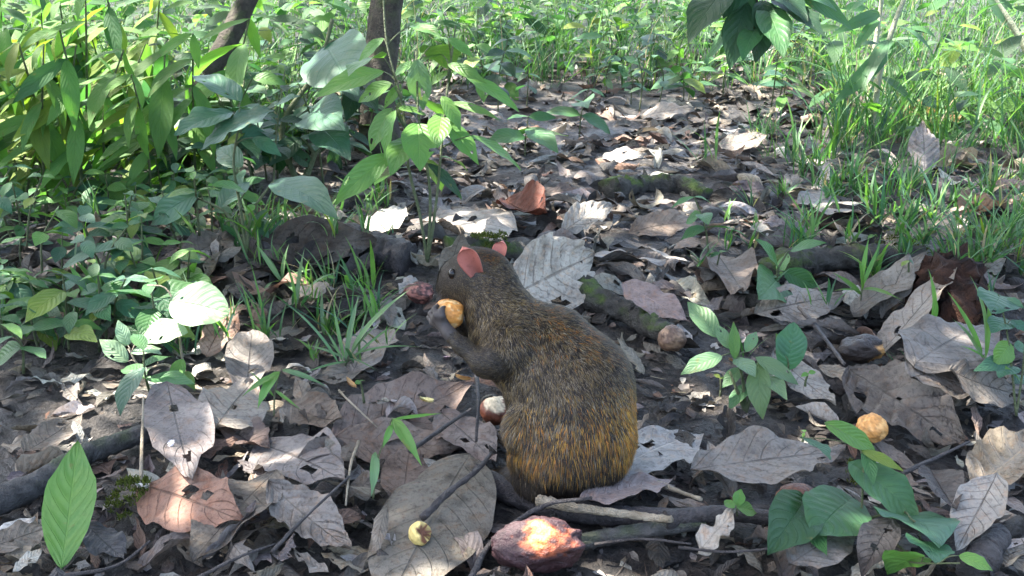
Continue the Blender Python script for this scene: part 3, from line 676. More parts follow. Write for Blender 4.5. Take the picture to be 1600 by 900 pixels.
# ------------------------------------------------------------------ the agouti
AD = 1.445                                     # distance of its mid plane along the view axis
def ap(u, v, d=0.): return at(u, v, AD+d)
SPX = AD/F_PX                                   # metres per pixel there
# (u, v, depth offset, radius px) -> (u, v, depth offset, radius px)
BODY = [
 ((894, 668, .0, 95), (890, 608, .0, 93)), ((890, 608, .0, 93), (848, 556, .0, 76)), ((848, 556, .0, 76), (802, 528, .0, 58)),
 ((800, 528, .0, 62), (772, 470, .008, 43)), ((772, 470, .008, 43), (760, 432, .016, 37)),
 ((760, 432, .016, 37), (738, 426, .014, 34)), ((738, 426, .014, 34), (712, 436, .024, 23)), ((712, 436, .024, 23), (697, 451, .032, 14)),
 ((735, 445, .008, 22), (712, 452, .022, 15)),
 ((890, 704, -.005, 68), (872, 708, -.005, 64)), ((868, 692, -.040, 56), (824, 668, -.046, 30)), ((880, 705, .03, 58), (850, 700, .03, 46)),
 ((848, 748, -.03, 22), (812, 752, .01, 17)), ((812, 752, .01, 14), (786, 740, .05, 9)), ((880, 745, .06, 20), (820, 728, .10, 10)),
]
ARM = [
 ((800, 540, -.040, 44), (772, 566, -.052, 24)), ((772, 566, -.052, 24), (757, 568, -.052, 17)), ((757, 568, -.052, 17), (722, 541, -.040, 10.5)), ((722, 541, -.040, 10.5), (702, 521, -.030, 8.5)),
 ((702, 521, -.030, 9), (690, 506, -.024, 10)),
 ((790, 540, .055, 34), (755, 560, .06, 20)), ((755, 560, .06, 20), (715, 512, .05, 11)), ((715, 512, .05, 11), (700, 500, .04, 10)),
]
def fing(*p): return [(p[i], p[i+1]) for i in range(len(p)-1)]
FING = (fing((690, 506, -.024, 7), (679, 499, -.024, 5.2), (673, 490, -.014, 4.6), (676, 484, -.004, 3.6)) +
        fing((692, 504, -.026, 7), (682, 493, -.031, 5.2), (679, 483, -.024, 4.6), (684, 477, -.016, 3.6)) +
        fing((694, 506, -.024, 6.5), (691, 494, -.035, 5.0), (690, 485, -.032, 4.4), (694, 479, -.026, 3.4)) +
        fing((688, 509, -.020, 7), (676, 504, -.012, 5.2), (671, 496, -.002, 4.5), (675, 490, .006, 3.5)) +
        fing((700, 500, .04, 7), (690, 492, .038, 5), (684, 483, .03, 4)) + fing((702, 498, .042, 7), (695, 484, .036, 5), (692, 474, .026, 4)))
def prim(p): return np.concatenate([ap(p[0], p[1], p[2]), [p[3]*SPX]])
PB = [(prim(a), prim(b)) for a, b in BODY]; PA = [(prim(a), prim(b)) for a, b in ARM]; PF = [(prim(a), prim(b)) for a, b in FING]
def rcone(P, a, b):
    ba = b[:3]-a[:3]; L2 = ba @ ba; t = np.clip(((P-a[:3]) @ ba)/L2, 0, 1)
    return np.linalg.norm(P-a[:3]-t[:, None]*ba, axis=1) - (a[3]*(1-t)+b[3]*t)
def smin(a, b, k):
    h = np.clip(.5+.5*(b-a)/k, 0, 1); return b*(1-h)+a*h-k*h*(1-h)
def sdf(P):
    d = None
    for a, b in PB:
        e = rcone(P, a, b); d = e if d is None else smin(d, e, .020)
    for a, b in PA: d = smin(d, rcone(P, a, b), .010)
    for a, b in PF: d = smin(d, rcone(P, a, b), .0035)
    return d
allp = np.array([p for s_ in PB+PA+PF for p in s_])
lo = (allp[:, :3]-allp[:, 3:]).min(0)-.01; hi = (allp[:, :3]+allp[:, 3:]).max(0)+.01
hh = .0032; nx, ny, nz = (np.ceil((hi-lo)/hh).astype(int)+1)
xs_, ys_, zs_ = (lo[i]+hh*np.arange(n_) for i, n_ in enumerate((nx, ny, nz)))
FV = np.empty((nx, ny, nz))
YY, ZZ = np.meshgrid(ys_, zs_, indexing='ij')
for i0 in range(0, nx, 16):
    xs_c = xs_[i0:i0+16]; PP = np.stack([np.repeat(xs_c, ny*nz), np.tile(YY.ravel(), len(xs_c)), np.tile(ZZ.ravel(), len(xs_c))], 1)
    FV[i0:i0+16] = sdf(PP).reshape(len(xs_c), ny, nz)
def surface_nets(Fv, lo, h):
    ins = Fv < 0; nx, ny, nz = Fv.shape; cx, cy, cz = nx-1, ny-1, nz-1
    acc = np.zeros((cx, cy, cz, 3)); cnt = np.zeros((cx, cy, cz))
    corner = [(i, j, k) for i in (0, 1) for j in (0, 1) for k in (0, 1)]
    for a in corner:
        for ax in range(3):
            if a[ax]: continue
            b = list(a); b[ax] = 1
            A_ = Fv[a[0]:a[0]+cx, a[1]:a[1]+cy, a[2]:a[2]+cz]; B_ = Fv[b[0]:b[0]+cx, b[1]:b[1]+cy, b[2]:b[2]+cz]
            m = (A_ < 0) != (B_ < 0); t = np.where(m, A_/(A_-B_+1e-12), 0)
            for c in range(3): acc[..., c] += m*(a[c]+(t if c == ax else 0))
            cnt += m
    act = cnt > 0; idx = -np.ones((cx, cy, cz), int); idx[act] = np.arange(act.sum())
    ii = np.argwhere(act); V = lo + h*(ii + acc[act]/cnt[act][:, None])
    quads = []
    for ax in range(3):
        o1, o2 = [(1, 2), (2, 0), (0, 1)][ax]
        sl = [slice(None)]*3; sl2 = [slice(None)]*3; sl[ax] = slice(0, -1); sl2[ax] = slice(1, None)
        a = ins[tuple(sl)]; b = ins[tuple(sl2)]; ch = np.argwhere(a != b)
        ok = np.all([ch[:, o1] > 0, ch[:, o2] > 0, ch[:, o1] < Fv.shape[o1]-1, ch[:, o2] < Fv.shape[o2]-1], axis=0); ch = ch[ok]
        e1 = np.eye(3, dtype=int)[o1]; e2 = np.eye(3, dtype=int)[o2]
        q4 = [idx[tuple((ch-d).T)] for d in (e1*0+e2*0, e1, e1+e2, e2)]
        q4 = np.stack(q4, 1); fl = a[tuple(ch.T)]
        q4[~fl] = q4[~fl][:, ::-1]; quads.append(q4)
    return V, np.concatenate(quads)
BV, BF = surface_nets(FV, lo, hh)
def grad(P, e=.002):
    g = np.stack([sdf(P+np.eye(3)[i]*e)-sdf(P-np.eye(3)[i]*e) for i in range(3)], 1); return g/(np.linalg.norm(g, axis=1)[:, None]+1e-9)
def proj(P):
    d = P-CAM; t = d @ FW; return 800+F_PX*d[:, 0]/t, 450-F_PX*(d @ UP)/t
def armdist(P): return np.min([rcone(P, a, b) for a, b in PA[1:5]+PA[6:]], axis=0)
def handdist(P): return np.min([rcone(P, a, b) for a, b in PF+PA[4:5]], axis=0)
u, v = proj(BV); dkc = np.array((.035, .028, .022)); C = np.tile(dkc, (len(BV), 1))
hd = handdist(BV); C[hd < .004] = (.045, .038, .035)
mz = np.linalg.norm(BV-ap(694, 453, .036), axis=1) < .016; C[mz] = (.075, .055, .05)
base = np.array([*ap(885, 700, .02)[:2], 0]); base[2] = float(gz(base[0], base[1]))
agouti = thing('agouti', 'brown grizzled agouti sitting upright and holding an orange nut', 'agouti', base)
link('body', mesh_np('body', BV-base, BF, col=C, mat=M['skin']), (0, 0, 0), agouti)
# fur
tri = np.concatenate([BF[:, [0, 1, 2]], BF[:, [0, 2, 3]]]); e1 = BV[tri[:, 1]]-BV[tri[:, 0]]; e2 = BV[tri[:, 2]]-BV[tri[:, 0]]
ar = np.linalg.norm(np.cross(e1, e2), axis=1)*.5
NH = 205000; r = np.random.default_rng(5)
ti = r.choice(len(tri), NH, p=ar/ar.sum()); a, b = r.random(NH), r.random(NH); sw = a+b > 1; a[sw] = 1-a[sw]; b[sw] = 1-b[sw]
HP = BV[tri[ti, 0]] + a[:, None]*e1[ti] + b[:, None]*e2[ti]
HN = grad(HP); u, v = proj(HP)
hd = handdist(HP); mz = np.linalg.norm(HP-ap(692, 455, .04), axis=1); ed = np.linalg.norm(HP-ap(703, 427, .0), axis=1)
keep = (hd > .005) & (mz > .011); HP, HN, u, v = HP[keep], HN[keep], u[keep], v[keep]; NH = len(HP); ad = armdist(HP)
dep = (HP-CAM) @ FW - AD
sst = lambda x, a, b: np.clip((x-a)/(b-a), 0, 1)**2*(3-2*np.clip((x-a)/(b-a), 0, 1))
hw = (1-sst(v, 440, 490))*(1-sst(u, 790, 830))                   # head weight
rw = sst(v, 600, 690)                                          # rump weight
aw = 1-sst(ad, .003, .012)                                      # forelegs
fl = np.zeros((NH, 3)); fl += np.array([.35, .0, -1.]); fl += (hw*1.6)[:, None]*np.array([.9, -.25, .35]); fl += (rw*1.0)[:, None]*np.array([-.35, -.1, -.8])
fl += (aw*2.0)[:, None]*nrm(PA[3][1][:3]-PA[1][1][:3])
fl += r.normal(size=(NH, 3))*.22
fl += .35*np.stack([np.sin(HP[:, 2]*90+HP[:, 0]*60), np.cos(HP[:, 0]*80), 0*u], 1)*.5
fl -= HN*np.sum(fl*HN, 1)[:, None]; fl /= np.linalg.norm(fl, axis=1)[:, None]+1e-9
Lh = .0130 + .011*rw - .0075*hw - .0075*aw; Lh = np.maximum(Lh, .0045); Lh *= r.uniform(.65, 1.25, NH)
earc = np.minimum(np.linalg.norm(HP-ap(737, 412, -.024), axis=1), np.linalg.norm(HP-ap(780, 395, .024), axis=1)); Lh *= .25+.75*sst(earc, .012, .024)
face = 1-sst(u, 705, 745); Lh *= 1-.45*face*hw
lift = .20 + .10*r.random(NH) + .12*rw*(v > 700)
wd = (.00030+.00024*r.random(NH))*(1-.35*hw-.2*aw)
sd = np.cross(fl, HN); sd /= np.linalg.norm(sd, axis=1)[:, None]+1e-9
rt = HP-HN*.001; md = HP+fl*(Lh*.5)[:, None]+HN*(Lh*lift*.75)[:, None]; tp = HP+fl*(Lh*.97)[:, None]+HN*(Lh*lift)[:, None]
tp[:, 2] = np.maximum(tp[:, 2], gz(tp[:, 0], tp[:, 1])+.002)
FVV = np.stack([rt-sd*wd[:, None], rt+sd*wd[:, None], md-sd*wd[:, None]*.9, md+sd*wd[:, None]*.9, tp], 1).reshape(-1, 3)
# ticked hair colours
blk, gold, orange, grey, olive, cream = map(np.array, ((.014, .010, .007), (.29, .155, .022), (.32, .125, .016), (.135, .110, .080), (.135, .090, .030), (.24, .195, .125)))
nzv = np.array([mnoise.noise(Vector(p*32.)) for p in HP]); nz2 = np.array([mnoise.noise(Vector(p*95.)) for p in HP])
gw = sst(v + 34*nzv + .35*(u-900), 590, 690)*(1-sst(v+24*nzv - .12*(u-890), 705, 750))    # golden rump band
gw = np.maximum(gw, sst(u, 955, 990)*sst(v, 585, 640)*(1-sst(v, 700, 745)))
bw = sst(v+26*nzv, 685, 755)
ow = np.clip(1.0*sst(v, 455, 480)*(1-sst(v, 520, 590))*sst(u, 800, 850), 0, 1)*(.18+.8*nz2) + 0.9*(1-sst(np.hypot(u-765, (v-393)*1.2), 10, 30))
ow = np.clip(ow, 0, 1)
pk = r.random(NH)
band = np.where((pk < .45)[:, None], olive, np.where((pk < .85)[:, None], grey*np.array([1.05, .97, .86]), cream*.8))
sel = r.random(NH) < ow*.8; band[sel] = orange*.8
sel = r.random(NH) < gw*.70; band[sel] = np.where((r.random(sel.sum()) < .6)[:, None], gold, orange)
edge_ = sst(u, 945, 985)*sst(v, 570, 630)*(1-sst(v, 720, 760)); band *= (1+.7*edge_)[:, None]  # golden edge hairs, colour raised to make up for the shading there
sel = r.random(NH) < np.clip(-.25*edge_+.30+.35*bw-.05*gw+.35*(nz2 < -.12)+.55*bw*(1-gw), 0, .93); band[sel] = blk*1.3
hwc = hw[:, None]; band = band*(1-.25*hwc)
fm = (hw*face)[:, None]; band = band*(1-.30*fm)+np.array((.06, .052, .045))*.45*fm
band = band*(1-aw[:, None]*.6)+np.array((.035, .03, .026))*aw[:, None]*.6
band *= r.uniform(.5, 1.25, NH)[:, None]*(1-.12*(nzv < 0))[:, None]
tipc = np.where((r.random(NH) < .45)[:, None], blk*1.5, band*.9); rootc = np.tile(blk, (NH, 1))*1.2+band*.12
HC_ = np.stack([rootc, rootc, band, band, tipc], 1).reshape(-1, 3)
i = np.arange(NH)*5
FF = np.concatenate([np.stack([i, i+1, i+3], 1), np.stack([i, i+3, i+2], 1), np.stack([i+2, i+3, i+4], 1)])
fur = link('fur', mesh_np('fur', FVV-base, FF, col=HC_, mat=M['fur']), (0, 0, 0), agouti); fur['kind'] = 'stuff'
# ears
def ear(bu, bv, bd, tu, tv, td, w_px, side, label, seed):
    Bp, Tp = ap(bu, bv, bd), ap(tu, tv, td); L = np.linalg.norm(Tp-Bp); W = w_px*SPX; ax = nrm(Tp-Bp)
    nu, nv = 14, 12; V = []; uu = np.linspace(0, 1, nu+1); vv = np.linspace(-1, 1, nv+1)
    nface = nrm(side - ax*np.dot(side, ax)); sdv = np.cross(ax, nface)
    for off in (0, 1):
        for q in uu:
            w = W*.5*(.62+.75*q)*(1-q**3.2)**.5 if q < 1 else 0
            for p in vv:
                z = -W*.26*(1-p*p)*(1-.45*q) - off*.0016*(1-.6*q)
                V.append(Bp + ax*L*(q-.10*abs(p)**2*q) + sdv*w*p + nface*z)
    V = np.array(V); n1 = (nu+1)*(nv+1); Fa = grid_faces(nu, nv); Fb = grid_faces(nu, nv, n1)[:, ::-1]
    rim = [k for k in range(nu+1)]
    br = [(k*(nv+1), k*(nv+1)+n1, (k+1)*(nv+1)+n1, (k+1)*(nv+1)) for k in range(nu)] + [(k*(nv+1)+nv, (k+1)*(nv+1)+nv, (k+1)*(nv+1)+nv+n1, k*(nv+1)+nv+n1) for k in range(nu)]
    qn = np.tile(np.repeat(uu, nv+1), 2); pn = np.tile(np.tile(np.abs(vv), nu+1), 2)
    C = np.array((.36, .115, .085))*(.55+.6*qn[:, None]) * (1-.35*(1-pn[:, None])*(1-qn[:, None]))
    C[n1:] = np.array((.30, .13, .095))
    Fz = [tuple(map(int, f)) for f in np.concatenate([Fa, Fb])]+br
    o = link('ear', mesh_np('ear', V-base, Fz, col=C, mat=M['skin']), (0, 0, 0), agouti); o['label'] = label; return o
ear(745, 430, -.031, 721, 386, -.041, 36, np.array([-.30, -.92, .2]), 'pink near ear', 1)
ear(774, 412, .022, 784, 374, .026, 31, np.array([-.6, -.75, .1]), 'pink far ear', 2)
# eyes, nose, whiskers, claws
def small_ball(name, c, r_, col, mat, sc=(1, 1, 1), parent=agouti, label=None):
    nu, nv = 18, 10; D = np.array([[math.sin(p)*math.cos(t), math.sin(p)*math.sin(t), math.cos(p)] for p in np.linspace(0, math.pi, nv+1) for t in np.linspace(0, 2*math.pi, nu, endpoint=False)])
    i = np.arange(nv)[:, None]*nu; j = np.arange(nu)[None, :]; k = (j+1) % nu
    o = link(name, mesh_np(name, D*r_*np.array(sc), np.stack([i+j, i+nu+j, i+nu+k, i+k], 2).reshape(-1, 4), col=np.array(col), mat=M[mat]), c-base, parent)
    if label: o['label'] = label
    return o
# eye on the near side of the head: find the surface under pixel (704, 428)
def surf(uu, vv, d0=-.12):
    t = AD+d0; rd = ray(uu, vv); ln = np.linalg.norm(rd)
    for _ in range(200):
        d = float(sdf((CAM+rd*t)[None])[0])
        if d < .0004: break
        t += d/ln*.9
    return CAM+rd*t
ep = surf(706, 428); en = grad(ep[None])[0]
small_ball('eye', ep-en*.0015+np.array([0, 0, .0]), .0072, (.008, .006, .005), 'eye', (.85, .85, 1.05), label='dark glossy eye')
small_ball('nose', ap(692, 456, .040), .0085, (.05, .035, .035), 'skin', (1, 1, .8))
W_ = Acc()
for k in range(12):
    p0 = ap(700, 452, .02)+r.normal(size=3)*.004; d = nrm(np.array([-.2-.6*r.random(), -.8, -.15+.5*r.normal()*.5])); L = r.uniform(.025, .045)
    s_ = nrm(np.cross(d, (0, 0, 1)))*.0003; p1 = p0+d*L*.5+np.array([0, 0, -.002]); p2 = p0+d*L+np.array([0, 0, -.008])
    W_.add(np.array([p0-s_, p0+s_, p1+s_, p1-s_, p2]), np.array([[0, 1, 2, 3], [3, 2, 4, 4]]), np.zeros((5, 2)), np.array((.05, .04, .035)))
Wv = np.concatenate(W_.V); Wf = []
for k in range(12): Wf += [(5*k, 5*k+1, 5*k+2, 5*k+3), (5*k+3, 5*k+2, 5*k+4)]
w = link('whiskers', mesh_np('whiskers', Wv-base, Wf, col=np.array((.05, .04, .035)), mat=M['fur']), (0, 0, 0), agouti); w['kind'] = 'stuff'
# the nut in its paws
npos = ap(701, 491, -.004)
ball('held_nut', 701, 491, 25, (1.02, .95, .95), (.58, .24, .05), (.72, .45, .19), .12, 'orange gnawed nut held in the paws of the agouti', 'nut', 17, lump=.07, pos=npos, pscale=1.3)

# ------------------------------------------------------------------ green plants
GREENS = {'mid': (.045, .118, .044), 'blue': (.040, .105, .062), 'bright': (.085, .185, .045), 'dark': (.022, .058, .028), 'yellow': (.13, .19, .035), 'pale': (.10, .18, .09), 'sun_pale': (.19, .29, .18)}  # last colour is whitened to stand in for sun glare on those leaves
def leaf_part(parent, origin, B, T, ratio, nup, col, mat='green', name='leaf', res=(10, 6), **k):
    L = float(np.linalg.norm(np.asarray(T)-B)); 
    if L < 1e-4: return
    kk = dict(umax=.45, b=.78, fold=.16, curl=-.5, wave=.03, wk=2, corr=.012, acum=.35, seed=int(rng.integers(1e6))); kk.update(k)
    V, Fq, uv = leaf_local(L, L*ratio, res[0], res[1], **kk)
    if res[0] >= 14 and rng.random() < .3: Fq = punch(V, Fq, uv, int(rng.integers(1, 3)), kk['seed'])
    Vw = orient(V, np.asarray(B, float), np.asarray(T)-B, np.asarray(nup, float))
    return link(name, mesh_np(name, Vw-B, Fq, uv, col, M[mat]), np.asarray(B)-origin, parent)
def stem_part(parent, origin, P, r0, mat='stem', name='stem', n=None, r1=None, sides=6):
    P = [np.asarray(p, float) for p in P]; n = n or max(6, 4*len(P)); path = smooth_path(P, n)
    V, Fc = tube_np(path, np.linspace(r0, r1 if r1 is not None else r0*.55, n), sides, .05, int(rng.integers(1e6)))
    return link(name, mesh_np(name, V-path[0], Fc, mat=M[mat]), path[0]-origin, parent)
VIEWUP = nrm(np.array([0, -.55, .85]))
def plant_px(name, label, cat, basepx, stems, leaves, col='mid', mat='green', spread=.03, group=None, stem_r=3, stem_mat='stem', petioles=True, vary=.14, res=(14, 8)):
    """basepx: where it roots; stems: lists of (px,py[,depth off]); leaves: (bx,by,tx,ty,ratio[,doff_base,doff_tip,colour,{shape}])"""
    g = GH(*basepx, -.004); D = depth_of(g)
    t = thing(name, label, cat, g, group)
    def P(p):
        off = p[2] if len(p) > 2 else 0.
        q_ = at(p[0], p[1], D+off); lo_ = float(hf(q_[0], q_[1])[0])+.004
        if q_[2] < lo_:
            q_ = G(p[0], p[1], lo_-float(gz(q_[0], q_[1])))
        return q_
    sp = []
    for s_ in stems:
        pts = [P(p) for p in s_]
        if s_[0][0] == basepx[0] and s_[0][1] == basepx[1]: pts[0] = g
        stem_part(t, g, pts, stem_r*D/F_PX, stem_mat); sp.append(smooth_path(pts, 30))
    allst = np.concatenate(sp) if sp else np.array([g])
    for lf in leaves:
        bx, by, tx, ty, ra = lf[:5]; db_ = lf[5] if len(lf) > 5 and lf[5] is not None else rng.normal()*spread*.4
        dt_ = lf[6] if len(lf) > 6 and lf[6] is not None else db_+rng.normal()*spread*1.5
        cc = lf[7] if len(lf) > 7 and lf[7] else col; kw = lf[8] if len(lf) > 8 else {}
        B, T = P((bx, by, db_)), P((tx, ty, dt_))
        nu_ = VIEWUP + rng.normal(size=3)*.22
        leaf_part(t, g, B, T, ra, nu_, tint(GREENS[cc], vary), mat, **{'res': res, **kw})
        if petioles:
            dd = np.linalg.norm(allst-B, axis=1); i_ = int(np.argmin(dd))
            if .004 < dd[i_] < .35: stem_part(t, g, [allst[max(0, i_-2)], (allst[max(0, i_-2)]+B)/2+np.array([0, 0, .004]), B], stem_r*.5*D/F_PX, stem_mat, 'petiole', 6)
    return t

plant_px('seedling', 'tall slender seedling with large pointed opposite leaves behind the agouti', 'seedling', (668, 410),
  [[(668, 410), (655, 330), (640, 270), (628, 160), (605, 70), (598, -20)], [(668, 410), (680, 330), (690, 230), (700, 130), (712, 40)], [(668, 410), (672, 300), (655, 190), (650, 80)]],
  [(600, 112, 494, 152, 0.40), (612, 240, 522, 320, 0.35), (652, 92, 662, 172, 0.48, None, None, 'pale'), (648, 100, 612, 122, 0.43), (728, 120, 812, 176, 0.28), (704, 160, 782, 188, 0.17),
   (612, 168, 578, 238, 0.43), (618, 172, 602, 250, 0.39), (622, 170, 670, 182, 0.39), (652, 192, 656, 268, 0.54), (690, 178, 683, 232, 0.43), (696, 190, 748, 258, 0.37), (735, 212, 814, 266, 0.28),
   (672, 72, 708, 112, 0.43), (668, 255, 722, 312, 0.29, None, None, 'dark'), (628, 132, 600, 170, 0.35), (690, 245, 730, 268, 0.26), (640, 262, 585, 290, 0.31, None, None, 'dark'),
   (700, 60, 740, 90, 0.35), (600, 60, 560, 100, 0.39), (612, 130, 560, 160, .36), (690, 150, 720, 205, .38), (645, 150, 690, 190, .36), (640, 215, 610, 275, .36), (700, 100, 760, 130, .3), (690, 85, 640, 110, .4), (655, 245, 690, 300, .33), (600, 90, 545, 120, .38), (640, 40, 690, 60, 0.35)], 'bright', spread=.06, stem_r=2.8, stem_mat='stem', res=(18, 10))
plant_px('seedling', 'dark bluish broad-leaved sapling left of the tall seedling', 'sapling', (470, 300),
  [[(470, 300), (440, 205), (500, 100), (520, 30)], [(470, 300), (500, 220), (540, 150)]],
  [(510, 70, 560, 150, .55, None, None, 'blue'), (540, 60, 505, 140, .5, None, None, 'blue'), (535, 120, 590, 175, .4, None, None, 'dark'), (480, 175, 540, 205, .35, None, None, 'blue'), (470, 215, 420, 260, .4), (500, 200, 548, 250, .3, None, None, 'blue'),
   (520, 230, 535, 265, .4), (455, 235, 490, 262, .5), (430, 225, 437, 272, .6), (480, 190, 520, 160, .4), (560, 130, 540, 190, .4, None, None, 'dark')], 'dark', spread=.10, stem_r=6, res=(14, 8))
plant_px('herb', 'broad lobed-leaf herb with insect holes left of the sapling', 'herb', (385, 395),
  [[(385, 395), (375, 320), (365, 250), (375, 190)], [(385, 395), (395, 330), (430, 280)], [(385, 395), (350, 330), (310, 310)]],
  [(365, 175, 272, 212, .55, None, None, None, dict(teeth=.35)), (430, 172, 310, 238, .55, -.03, -.06, None, dict(teeth=.45, res=(24, 10))), (375, 160, 300, 118, .4), (432, 165, 470, 150, .4),
   (312, 300, 235, 352, .42), (345, 325, 390, 285, .4), (428, 285, 528, 342, .27), (384, 300, 330, 290, .4, None, None, 'bright'), (380, 260, 340, 232, .45), (395, 215, 440, 245, .4), (350, 350, 372, 390, .45), (395, 340, 420, 372, .45)], 'blue', spread=.06, res=(18, 10))
plant_px('seedling', 'seedling with two round whitish sunlit leaves at the left', 'seedling', (290, 600),
  [[(290, 600), (262, 570), (222, 575), (200, 545)], [(290, 600), (282, 540), (275, 480), (255, 448), (230, 446)]],
  [(266, 470, 358, 490, .72, -.01, -.04, 'sun_pale', dict(acum=.05, umax=.5, b=.62)), (222, 525, 294, 520, .58, 0, -.03, 'sun_pale', dict(acum=.1, b=.65)), (200, 540, 184, 500, .5, None, None, 'sun_pale'), (200, 565, 155, 530, .5, None, None, 'sun_pale'), (204, 552, 252, 545, .42, None, None, 'sun_pale'),
   (285, 560, 270, 605, .5, None, None, 'bright'), (288, 580, 305, 610, .4, None, None, 'bright'), (205, 600, 235, 575, .3)], 'sun_pale', spread=.01, stem_r=2.4, stem_mat='straw', res=(18, 12))
plant_px('green_leaf_shoot', 'single bright green pointed leaf standing upright at the front left', 'leaf', (95, 893), [[(95, 893), (97, 884)]],
  [(96, 888, 121, 688, .38, -.02, .07, 'bright', dict(acum=.3, umax=.5, b=.72, curl=.12, corr=.016, wave=.02, res=(34, 16)))], 'bright', petioles=False, vary=0., stem_r=3)
plant_px('seedling', 'bushy light green seedling with downy leaves right of the agouti', 'seedling', (1165, 645),
  [[(1165, 645), (1160, 590), (1150, 545)], [(1165, 645), (1180, 590), (1185, 560)], [(1165, 645), (1140, 580)]],
  [(1122, 528, 1074, 472, .42), (1140, 545, 1118, 506, .45), (1128, 556, 1063, 586, .42), (1148, 562, 1146, 502, .3, None, None, 'bright'), (1165, 550, 1182, 518, .42), (1185, 565, 1192, 656, .42, -.02, -.05), (1180, 558, 1248, 602, .34),
   (1172, 600, 1138, 642, .45, None, None, 'mid'), (1158, 575, 1128, 606, .5), (1190, 580, 1230, 625, .35), (1150, 560, 1180, 590, .45)], 'pale', spread=.03, stem_r=3.4)
plant_px('seedling', 'small seedling with one upright heart-shaped leaf', 'seedling', (1232, 592), [[(1232, 592), (1232, 566)]], [(1232, 564, 1240, 503, .78, 0, .0, 'blue', dict(heart=.3, b=.6)), (1225, 555, 1212, 520, .4, None, None, 'bright')], 'blue', spread=.01, stem_r=2)
plant_px('seedling', 'small broad-leaved seedling on the far side of the bushy one', 'seedling', (1218, 462),
  [[(1218, 462), (1216, 420), (1230, 395)]], [(1216, 420, 1180, 374, .42), (1224, 424, 1278, 448, .5), (1212, 438, 1184, 468, .45), (1220, 430, 1232, 396, .35, None, None, 'bright'), (1235, 392, 1292, 380, .3), (1226, 445, 1244, 460, .4), (1210, 430, 1180, 440, .4)], 'mid', spread=.03)
plant_px('vine', 'creeping vine with glossy heart-shaped leaves at the front right', 'vine', (1345, 815),
  [[(1345, 815), (1348, 760), (1345, 705), (1335, 690)], [(1345, 815), (1390, 800), (1430, 815)], [(1345, 815), (1300, 800), (1262, 785)], [(1345, 815), (1400, 850), (1440, 880), (1500, 880)]],
  [(1350, 738, 1432, 812, .78, 0, -.03, 'mid', dict(heart=.3, b=.6)), (1402, 806, 1470, 852, .6, 0, -.02, 'blue', dict(heart=.2)), (1322, 786, 1272, 838, .85, 0, -.02, 'mid', dict(heart=.35, b=.55)), (1258, 780, 1198, 868, .5, 0, -.02, 'dark', dict(fold=.4)),
   (1288, 660, 1370, 706, .32, None, None, 'bright'), (1345, 704, 1412, 737, .28, None, None, 'yellow'), (1252, 684, 1298, 718, .62, None, None, 'blue'), (1254, 810, 1292, 868, .32, None, None, 'mid'), (1445, 870, 1386, 898, .55, None, None, 'bright'), (1498, 868, 1552, 892, .5, None, None, 'bright'), (1440, 845, 1462, 880, .7, None, None, 'blue'), (1350, 700, 1365, 760, .35, None, None, 'mid')], 'mid', spread=.02, stem_r=2.2, res=(20, 12))
plant_px('sprout', 'tiny three-leaved light green sprout over the crumpled pale leaf', 'sprout', (1152, 806), [[(1152, 806), (1150, 792)]], [(1150, 792, 1182, 802, .62, 0, 0, 'bright'), (1150, 790, 1158, 764, .7, 0, 0, 'bright'), (1148, 794, 1131, 782, .6, 0, 0, 'bright')], 'bright', spread=.0, stem_r=1.5, res=(10, 6))
plant_px('herb', 'round-leaved bluish herb at the right edge', 'herb', (1588, 650), [[(1588, 650), (1580, 570), (1570, 500), (1560, 460)], [(1588, 650), (1600, 560), (1605, 480)]],
  [(1564, 462, 1548, 490, .8, None, None, 'blue'), (1566, 470, 1600, 482, .6), (1576, 500, 1548, 520, .7), (1580, 500, 1604, 520, .7), (1578, 535, 1552, 570, .8, None, None, 'bright'), (1584, 540, 1612, 560, .7), (1580, 570, 1560, 590, .7), (1586, 600, 1610, 590, .6), (1580, 560, 1520, 580, .3)], 'blue', spread=.03, stem_r=2)
def grass_px(label, basepx, blades, col='bright', cat='grass', group=None, ratio=.1, spread=.02, stems=(), name='grass_seedling'):
    return plant_px(name, label, cat, basepx, list(stems), [(b[0], b[1], b[2], b[3], b[4] if len(b) > 4 else ratio, None, None, b[5] if len(b) > 5 else None, dict(umax=.35, acum=.5, corr=0., fold=.25, curl=-.7)) for b in blades], col, 'blade', spread, group, 1.6, 'stem', True, .2, (12, 4))
grass_px('broad-bladed grass seedling rising from the mottled brown leaf', (583, 780), [(613, 654, 659, 728, .2), (612, 664, 598, 700, .28), (586, 706, 580, 776, .22, 'pale'), (615, 655, 690, 646, .07)], stems=[[(583, 780), (590, 720), (606, 672), (614, 652)]])
grass_px('clump of upright grass left of the held nut', (540, 572), [(540, 565, 562, 458, 0.068), (548, 550, 642, 452, 0.075), (538, 560, 520, 470, 0.061), (545, 560, 600, 500, 0.054), (550, 555, 655, 542, 0.041), (540, 560, 480, 540, 0.054), (536, 565, 505, 510, 0.068), (552, 560, 620, 505, 0.048), (545, 560, 590, 580, 0.054), (530, 570, 440, 470, 0.041), (540, 560, 548, 490, 0.082), (545, 565, 470, 585, 0.048)], 'pale')
grass_px('grass seedling with two drooping blades in front of the round grey leaf', (428, 650), [(436, 580, 402, 640, .26), (438, 582, 378, 620, .14), (440, 578, 510, 604, .12, 'pale'), (430, 610, 470, 640, .08), (428, 620, 390, 580, .08)], stems=[[(428, 650), (430, 610), (438, 580)]])
grass_px('grass tuft with long blades under the left herbs', (150, 480), [(150, 480, 105, 410, .12), (152, 478, 165, 450, .12), (150, 475, 195, 450, .1), (155, 478, 150, 400, .1), (160, 480, 230, 490, .1), (150, 480, 110, 475, .12), (165, 470, 110, 400, .09), (160, 475, 200, 520, .08)])
